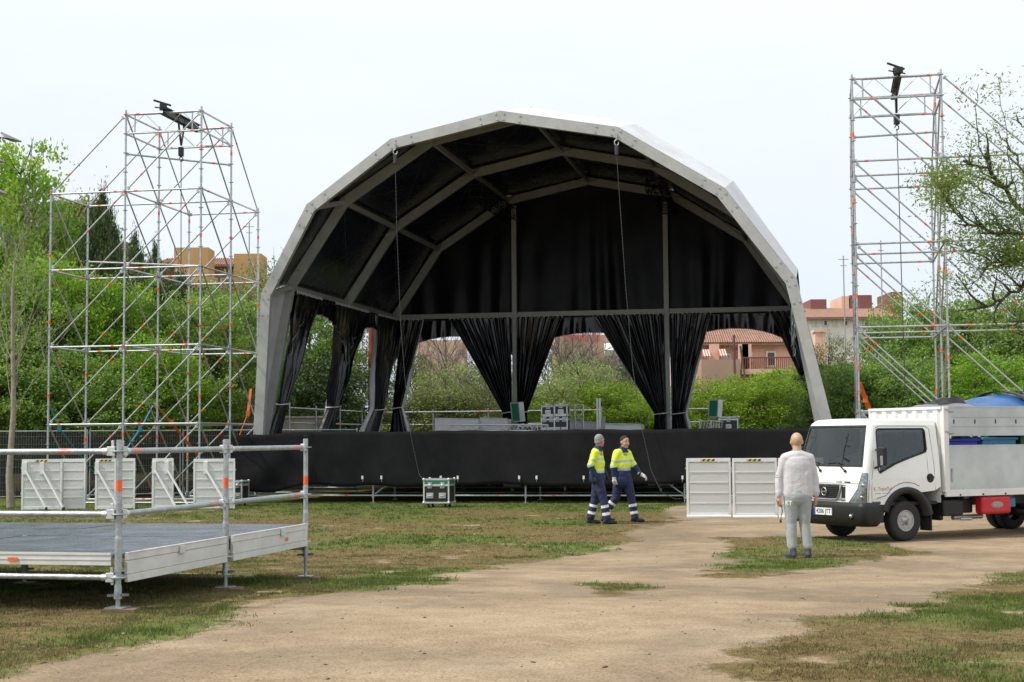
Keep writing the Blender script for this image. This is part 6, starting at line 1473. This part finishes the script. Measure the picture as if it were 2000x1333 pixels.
nb([(2140, 560, 26.7), (2070, 545, 26), (2000, 560, 25.6), (1945, 590, 25.2), (1915, 600, 25)], .07, .016, 0, 3)
nb([(2060, 470, 26.3), (2000, 460, 25.8), (1950, 455, 25.4), (1895, 440, 25.0), (1862, 405, 24.8)], .055, .014, 0, 4)
nb([(2090, 500, 26.5), (2030, 390, 26.5), (1990, 320, 26.6), (1965, 270, 26.7)], .05, .016, 1, 5, .6, .7)
nb([(1938, 345, 25.6), (1912, 290, 25.5), (1905, 220, 25.5), (1912, 165, 25.5)], .022, .006, 1, 6, .35, .5)
nb([(1925, 330, 25.6), (1893, 322, 25.4), (1882, 314, 25.4)], .035, .03, 2, 7)
nb([(2040, 420, 26.5), (2010, 500, 25.8), (1975, 510, 25.3), (1930, 520, 25)], .06, .015, 0, 8)
nb([(1990, 400, 25.9), (1940, 385, 25.5), (1900, 360, 25.2), (1868, 345, 25)], .028, .008, 1, 9, .6)
nb([(2110, 540, 26.5), (2050, 600, 26), (2000, 625, 25.6), (1960, 640, 25.4)], .06, .015, 1, 10)
nb([(1985, 400, 25.9), (1975, 330, 26), (1958, 230, 26), (1955, 150, 26)], .02, .005, 1, 11, .35, .5)
nb([(2070, 380, 26.5), (2050, 300, 26.5), (2010, 250, 26.4), (1990, 240, 26.4)], .035, .009, 1, 12, .5, .6)
m.build('branches', mat('dark_bark', (.055, .045, .038), .9, 0, .3, 10), nt_)
rg = np.random.default_rng(5); T = np.array([tuple(p) for p in tips]); 
C0 = np.vstack([0 * T[:1], np.array([0, 0, EYE])[None]])
pxs = 1000 + FPX * T[:, 0] / T[:, 1]; up = T[:, 2]
keepp = rg.random(len(T)) < np.clip(1.0 - (up - 5.6) * .22, .35, .95)
T = T[keepp]; per = 34
# each tip carries a fan of narrow leaflets
fan = rg.normal(size=(len(T), 3)) * np.array([1, 1, .4]); fan /= np.linalg.norm(fan, axis=1)[:, None]
P = np.repeat(T, per, 0) + rg.normal(size=(len(T) * per, 3)) * np.array([.24, .24, .12]); N = len(P)
u_ = np.repeat(fan, per, 0) + rg.normal(size=(N, 3)) * .55; u_ /= np.linalg.norm(u_, axis=1)[:, None]; nn_ = rg.normal(size=(N, 3)) + np.array([0, 0, 1.2]); v_ = np.cross(nn_, u_); v_ /= np.linalg.norm(v_, axis=1)[:, None]
s_ = (.024 + .026 * rg.random(N))[:, None]; V = np.stack([P - u_ * s_, P - v_ * s_ * .30, P + u_ * s_, P + v_ * s_ * .30], 1).reshape(-1, 3) - np.array([11.1, 27, 0])
me = mesh_np('foliage', V, np.arange(len(V)).reshape(-1, 4), [leafmat('leaf_feathery', [(.09, .14, .02), (.20, .29, .045), (.36, .43, .11)], .4, .5, 1.5)]); o = bpy.data.objects.new('foliage', me); COL.objects.link(o); o.parent = nt_

# ---------------------------------------------------------------- mesh fence with dark screen
fm = mat('fence_wire', (.22, .22, .22), .6, .3); scr = bpy.data.materials.new('shade_netting'); scr.use_nodes = True; t = scr.node_tree; t.nodes.clear()
o_ = nd(t, 'ShaderNodeOutputMaterial'); d_ = nd(t, 'ShaderNodeBsdfDiffuse'); d_.inputs[0].default_value = (.045, .048, .05, 1); tr = nd(t, 'ShaderNodeBsdfTransparent'); mxs = nd(t, 'ShaderNodeMixShader'); mxs.inputs[0].default_value = .78
t.links.new(tr.outputs[0], mxs.inputs[1]); t.links.new(d_.outputs[0], mxs.inputs[2]); t.links.new(mxs.outputs[0], o_.inputs[0])
fp = [(-17.5, 41.5), (-15.0, 42.6), (-12.5, 43.7), (-10.0, 44.8), (-7.4, 45.9), (-4.9, 47)]
words = ['leftmost', 'second', 'third', 'fourth', 'fifth']
for k, (p, q) in enumerate(zip(fp, fp[1:])):
    p = Vector((*p, 0)); q = Vector((*q, 0)); d = (q - p).normalized(); e = empty('mesh_fence_panel', (p + q) / 2, f'{words[k]} panel from the left of the grey mesh fence with dark netting', 'fence panel', 'mesh fence panels behind the left tower')
    m = MB()
    for x in (p + d * .04, q - d * .04): m.tube(x, x + Vector((0, 0, 2.05)), .021, 8)
    for z in (.12, 2.0): m.tube(p + d * .04 + Vector((0, 0, z)), q - d * .04 + Vector((0, 0, z)), .019, 8)
    m.build('frame', galv, e); m = MB(); L_ = (q - p).length; n = int(L_ / .07); nl = Vector((-d.y, d.x, 0))
    for i in range(1, n): x = p + d * (L_ * i / n); m.tube(x + Vector((0, 0, .12)), x + Vector((0, 0, 2.0)), .0045, 4, caps=False)
    for z in np.arange(.3, 2.0, .22): m.tube(p + Vector((0, 0, z)), q + Vector((0, 0, z)), .005, 4, caps=False)
    m.build('wire_mesh', fm, e)
    m = MB(); rows = [[p.lerp(q, i / 12) + nl * (.03 + .02 * math.sin(i * 2.1 + z * 3)) + Vector((0, 0, .14 + z * (1.82 if k else 1.82))) for i in range(13)] for z in (0, .33, .66, 1)]; m.grid(rows); m.build('netting', scr, e)
# low stone wall and sheds beyond the fence
wallm = mat('pale_render', (.42, .38, .33), .9, 0, .15, 2)
m = MB(); p, q = at(430, 835, 52), at(640, 835, 52); m.box((p + q) / 2 + Vector((0, 0, -.9)), ((q - p).length, .5, 2.4)); m.box((p + q) / 2 + Vector((0, 0, .33)), ((q - p).length + .1, .6, .08)); o = m.build('garden_wall', wallm, bevel=.02); tag(o, 'low pale rendered wall left of the canopy leg', 'wall')
# ---------------------------------------------------------------- street lamp (its pole stands just outside the frame)
lampm = mat('lamp_grey', (.22, .20, .22), .5, .4); lens = mat('lamp_lens', (.45, .43, .36), .25)
lp = at(-30, 300, 30); L0 = empty('street_lamp', (lp.x, lp.y, 0), 'grey street lamp with several flat heads reaching in at the left edge', 'street lamp')
m = MB(); m.tube((lp.x, lp.y, 0), (lp.x, lp.y, at(0, 225, 30).z), .09, 12, r2=.06); m.build('pole', lampm, L0)
def head(px0, px1, py, Yd):
    a, b = at(px0, py - 8, Yd), at(px1, py, Yd); pole = Vector((lp.x, lp.y, b.z)); m = MB(); m.tube(pole + Vector((0, 0, .2)), a, .035, 8); m.build('arm', lampm, L0)
    m = MB(); d = (b - a).normalized(); n = 8
    rows = []
    for i in range(n + 1):
        f = i / n; c = a.lerp(b, f); hw = .13 * math.sin(math.pi * (.18 + .70 * f)); hh = .10 * (1 - f) + .02; rows.append([c + Vector((0, y * hw, (1 - y * y) * hh)) for y in np.linspace(-1, 1, 7)])
    m.grid(rows); m.add([a + Vector((0, -.05, 0)), b + Vector((0, -.06, 0)), b + Vector((0, .06, 0)), a + Vector((0, .05, 0)), (a + b) / 2 + Vector((0, -.13, -.03)), (a + b) / 2 + Vector((0, .13, -.03))], [(0, 4, 1, 2, 5, 3)], 1); m.build('lamp_head', [lampm, lens], L0)
head(2, 41, 277, 30); head(-28, 11, 318, 29); head(-20, 15, 380, 28.6)
# ---------------------------------------------------------------- buildings
terra = mat('terracotta_tiles', (.34, .20, .15), .85, 0, .2, 2, .2, 8, stretch=(1, 1, 4)); ochre = mat('ochre_render', (.50, .30, .13), .85, 0, .06, .4); brick = mat('red_brick', (.32, .17, .12), .9, 0, .15, 3); salmon = mat('salmon_render', (.74, .47, .36), .85, 0, .06, .5); white_r = mat('white_render', (.78, .76, .72), .85, 0, .08, .4); brown_r = mat('brown_render', (.42, .27, .21), .85, 0, .08, .6); darkred = mat('dark_red_render', (.24, .095, .085), .85, 0, .1, .5)
glassb = mat('window_glass', (.04, .05, .06), .12, 0, spec=.7); shutter = mat('white_shutter', (.70, .68, .64), .6); awn = mat('awning_red', (.55, .12, .08), .8); ironm = mat('railing_brown', (.20, .07, .05), .6)
def build_(label, x0, x1, yt, yb, Y, wall, dep=9, roof=None, roof_m=terra, rh=0, wins=(), name='apartment_block', nb_=0, cat='building'):
    a, b = at(x0, yt, Y), at(x1, yt, Y); zt = a.z; e = empty(name, ((a.x + b.x) / 2, Y, 0), label, cat)
    m = MB(); m.box(((a.x + b.x) / 2, Y + dep / 2, zt / 2 - .5), (b.x - a.x, dep, zt + 1)); m.build('wall', wall, e)
    if rh:
        m = MB(); w_ = (b.x - a.x) / 2 + .5; c = (a.x + b.x) / 2; z = zt + .01; m.add([(c - w_, Y - .6, z), (c + w_, Y - .6, z), (c + w_, Y + dep + .5, z), (c - w_, Y + dep + .5, z), (c - w_ * .9, Y + dep / 2, z + rh), (c + w_ * .9, Y + dep / 2, z + rh), (c - w_, Y - .6, z - .15), (c + w_, Y - .6, z - .15)], [(0, 1, 5, 4), (2, 3, 4, 5), (1, 2, 5), (3, 0, 4), (6, 7, 1, 0)])
        m.build('roof', roof_m, e)
        tl = MB(); n = int((x1 - x0) / 4)
        for k in range(n + 1): x = c - w_ + 2 * w_ * k / max(1, n); tl.tube((x, Y - .66, z + .0), (x * .9 + c * .1, Y + dep / 2, z + rh + .03), .06, 4, caps=False)
        tl.build('roof_tiles', roof_m, e)
    for (wx0, wy0, wx1, wy1, kind) in wins:
        p, q = at(wx0, wy0, Y), at(wx1, wy1, Y); cx, cz, ww, hh = (p.x + q.x) / 2, (p.z + q.z) / 2, abs(q.x - p.x), abs(p.z - q.z)
        f = MB()
        for s_ in (-1, 1): f.box((cx + s_ * ww / 2, Y - .04, cz), (.10, .16, hh + .1)); f.box((cx, Y - .04, cz + s_ * hh / 2), (ww - .1, .16, .10))
        if ww > 1.1: f.box((cx, Y - .04, cz), (.08, .1, hh - .1))
        fo = f.build('window', shutter, e); m = MB(); m.box((cx, Y - .012, cz), (ww - .08, .03, hh - .08)); m.build('pane' if kind == 'g' else 'shutter', glassb if kind == 'g' else shutter, fo)
    return e
rnd = random.Random(2)
build_('ochre tower of a block of flats between the tower posts', 340, 407, 484, 800, 118, ochre, 2.5, name='apartment_block', wins=[(345, 530, 352, 545, 'g')])
build_('long terracotta roofed brick block behind the ochre tower', 318, 452, 520, 800, 124, brick, 5, rh=.9, wins=[(x, 545, x + 9, 562, 'g' if rnd.random() < .6 else 's') for x in range(330, 450, 17)] + [(x, 580, x + 9, 597, 'g') for x in range(330, 450, 17)])
build_('ochre box topped block right of the left tower', 457, 510, 496, 800, 122, ochre, 3)
build_('dark red roofed house behind the trees by the cypress', 104, 160, 402, 700, 92, darkred, 3, rh=.5)
build_('dark red building edge between the cypresses', 216, 246, 472, 700, 96, darkred, 1.5)
pk = build_('salmon house with balcony seen through the right back opening', 1340, 1555, 672, 860, 88, salmon, 9, rh=2.2, wins=[(1383, 690, 1390, 706, 'g'), (1408, 693, 1426, 707, 's'), (1456, 690, 1468, 705, 's'), (1497, 688, 1514, 716, 'g'), (1360, 735, 1371, 758, 's')], name='house')
p, q = at(1440, 706, 88), at(1552, 723, 88)
m = MB(); m.box(((p.x + q.x) / 2, 87.2, q.z - .15), (q.x - p.x, 1.7, .3)); m.build('balcony_slab', salmon, pk)
m = MB(); 
for k in range(31): x = p.x + (q.x - p.x) * k / 30; m.tube((x, 86.4, q.z), (x, 86.4, p.z + .1), .03, 4)
m.beam((p.x, 86.4, p.z + .12), (q.x, 86.4, p.z + .12), .06, .08); m.build('balcony_railing', ironm, pk)
p, q = at(1362, 706, 88), at(1437, 770, 88); m = MB(); m.box(((p.x + q.x) / 2, 87.0, (p.z + q.z) / 2), (q.x - p.x, 1.8, p.z - q.z)); m.build('brown_wing', brown_r, pk)
for x in (1386, 1443, 1449):
    a = at(x, 672, 87); m = MB(); m.box((a.x + .3, 87.5, a.z - .8), (.55, .8, 1.6)); m.build('column', salmon, pk)
for x0, x1, y in ((1370, 1385, 684), (1402, 1417, 683)):
    a, b = at(x0, y, 87), at(x1, y, 87); m = MB()
    for k in range(6): m.box((a.x + (b.x - a.x) * (k + .5) / 6, 86.8, a.z - .1 - .12), ((b.x - a.x) / 6 - .01, .9, .10), k % 2, Matrix.Rotation(.5, 3, 'X'))
    m.build('striped_awning', [awn, shutter], pk)
m = MB(); a = at(1487, 652, 91); m.box((a.x, 91, a.z - .1), (.9, .9, 1.1)); m.build('chimney', ochre, pk)
pb = build_('brick and terracotta house seen through the middle back opening', 1085, 1225, 655, 860, 84, mat('pink_brick', (.56, .36, .28), .9, 0, .1, 2), 9, name='house', wins=[(1187, 690, 1192, 700, 'g'), (1207, 700, 1222, 718, 'g')])
a, b = at(1180, 683, 83.4), at(1215, 683, 83.4); m = MB(); m.box(((a.x + b.x) / 2, 83.3, a.z), (b.x - a.x, .9, .35), 0, Matrix.Rotation(.5, 3, 'X')); m.build('awning', shutter, pb)
a, b = at(1100, 652, 83.6), at(1170, 668, 83.6); m = MB()
for k in range(22): x = a.x + (b.x - a.x) * k / 21; m.tube((x, 83.6, b.z), (x, 83.6, a.z + .3), .03, 4)
m.box(((a.x + b.x) / 2, 83.6, a.z + .3), (b.x - a.x, .08, .08)); m.build('roof_railing', awn, pb)
build_('pinkish brick house behind the bare tree in the first back opening', 815, 905, 665, 860, 92, mat('faded_brick', (.56, .37, .29), .9, 0, .1, 2), 8, name='house')
wb = build_('white block with terracotta roof and red rooftop boxes at the right', 1572, 1745, 622, 860, 128, white_r, 12, rh=1.3, wins=[(x, 626, x + 8, 637, 'g' if k % 2 else 's') for k, x in enumerate(range(1588, 1740, 20))] + [(x, 660, x + 9, 676, 's') for x in range(1592, 1740, 24)])
for x0, x1, y in ((1573, 1603, 590), (1632, 1646, 584), (1648, 1690, 582), (1726, 1748, 576)):
    a, b = at(x0, y, 136), at(x1, y, 136); m = MB(); m.box(((a.x + b.x) / 2, 136, a.z / 2), (b.x - a.x, 5, a.z)); m.build('rooftop_box', darkred if x0 != 1632 else salmon, wb)
a = at(1600, 650, 120); m = MB(); m.box((a.x, 120, a.z / 2), (.42 * 2, .9, a.z)); m.box((a.x, 120, a.z + .1), (1.1, 1.1, .2)); m.build('chimney', salmon, wb)
mastm = mat('mast_grey', (.35, .35, .36), .6, .3)
for lb, x, y0, y1 in (('thin roof antenna above the red rooftop boxes', 1647, 500, 590), ('thin antenna mast seen through the right tower', 1720, 470, 590), ('thin antenna mast between the tower and the canopy', 487, 436, 500)):
    a, b = at(x, y0, 118), at(x, y1, 118); m = MB(); m.tube((a.x, 118, 0), (a.x, 118, a.z), .05, 5); m.box((a.x, 118, a.z - .3), (.8, .05, .05)); m.box((a.x, 118, a.z - .8), (.5, .05, .05)); o = m.build('antenna_mast', mastm); tag(o, lb, 'antenna')
m = MB(); a, b = at(726, 560, 60), at(725, 800, 60); m.tube((b.x, 60, 0), (a.x, 60, a.z), .13, 8); o = m.build('rusty_pole', mat('rust_paint', (.20, .06, .035), .8, 0, .2, 3)); tag(o, 'rust brown pole seen through the left side of the canopy', 'pole')
m = MB(); a, b = at(1433, 655, 70), at(1437, 760, 70); m.tube((b.x, 70, 0), a, .06, 6); m.box((a.x, 70, at(1435, 678, 70).z), (.4, .1, .15)); a, b = at(1446, 676, 70), at(1456, 745, 70); m.tube(a, b, .05, 6); o = m.build('utility_pole', mat('pole_brown', (.16, .08, .06), .8)); tag(o, 'thin brown utility pole before the salmon house', 'pole')
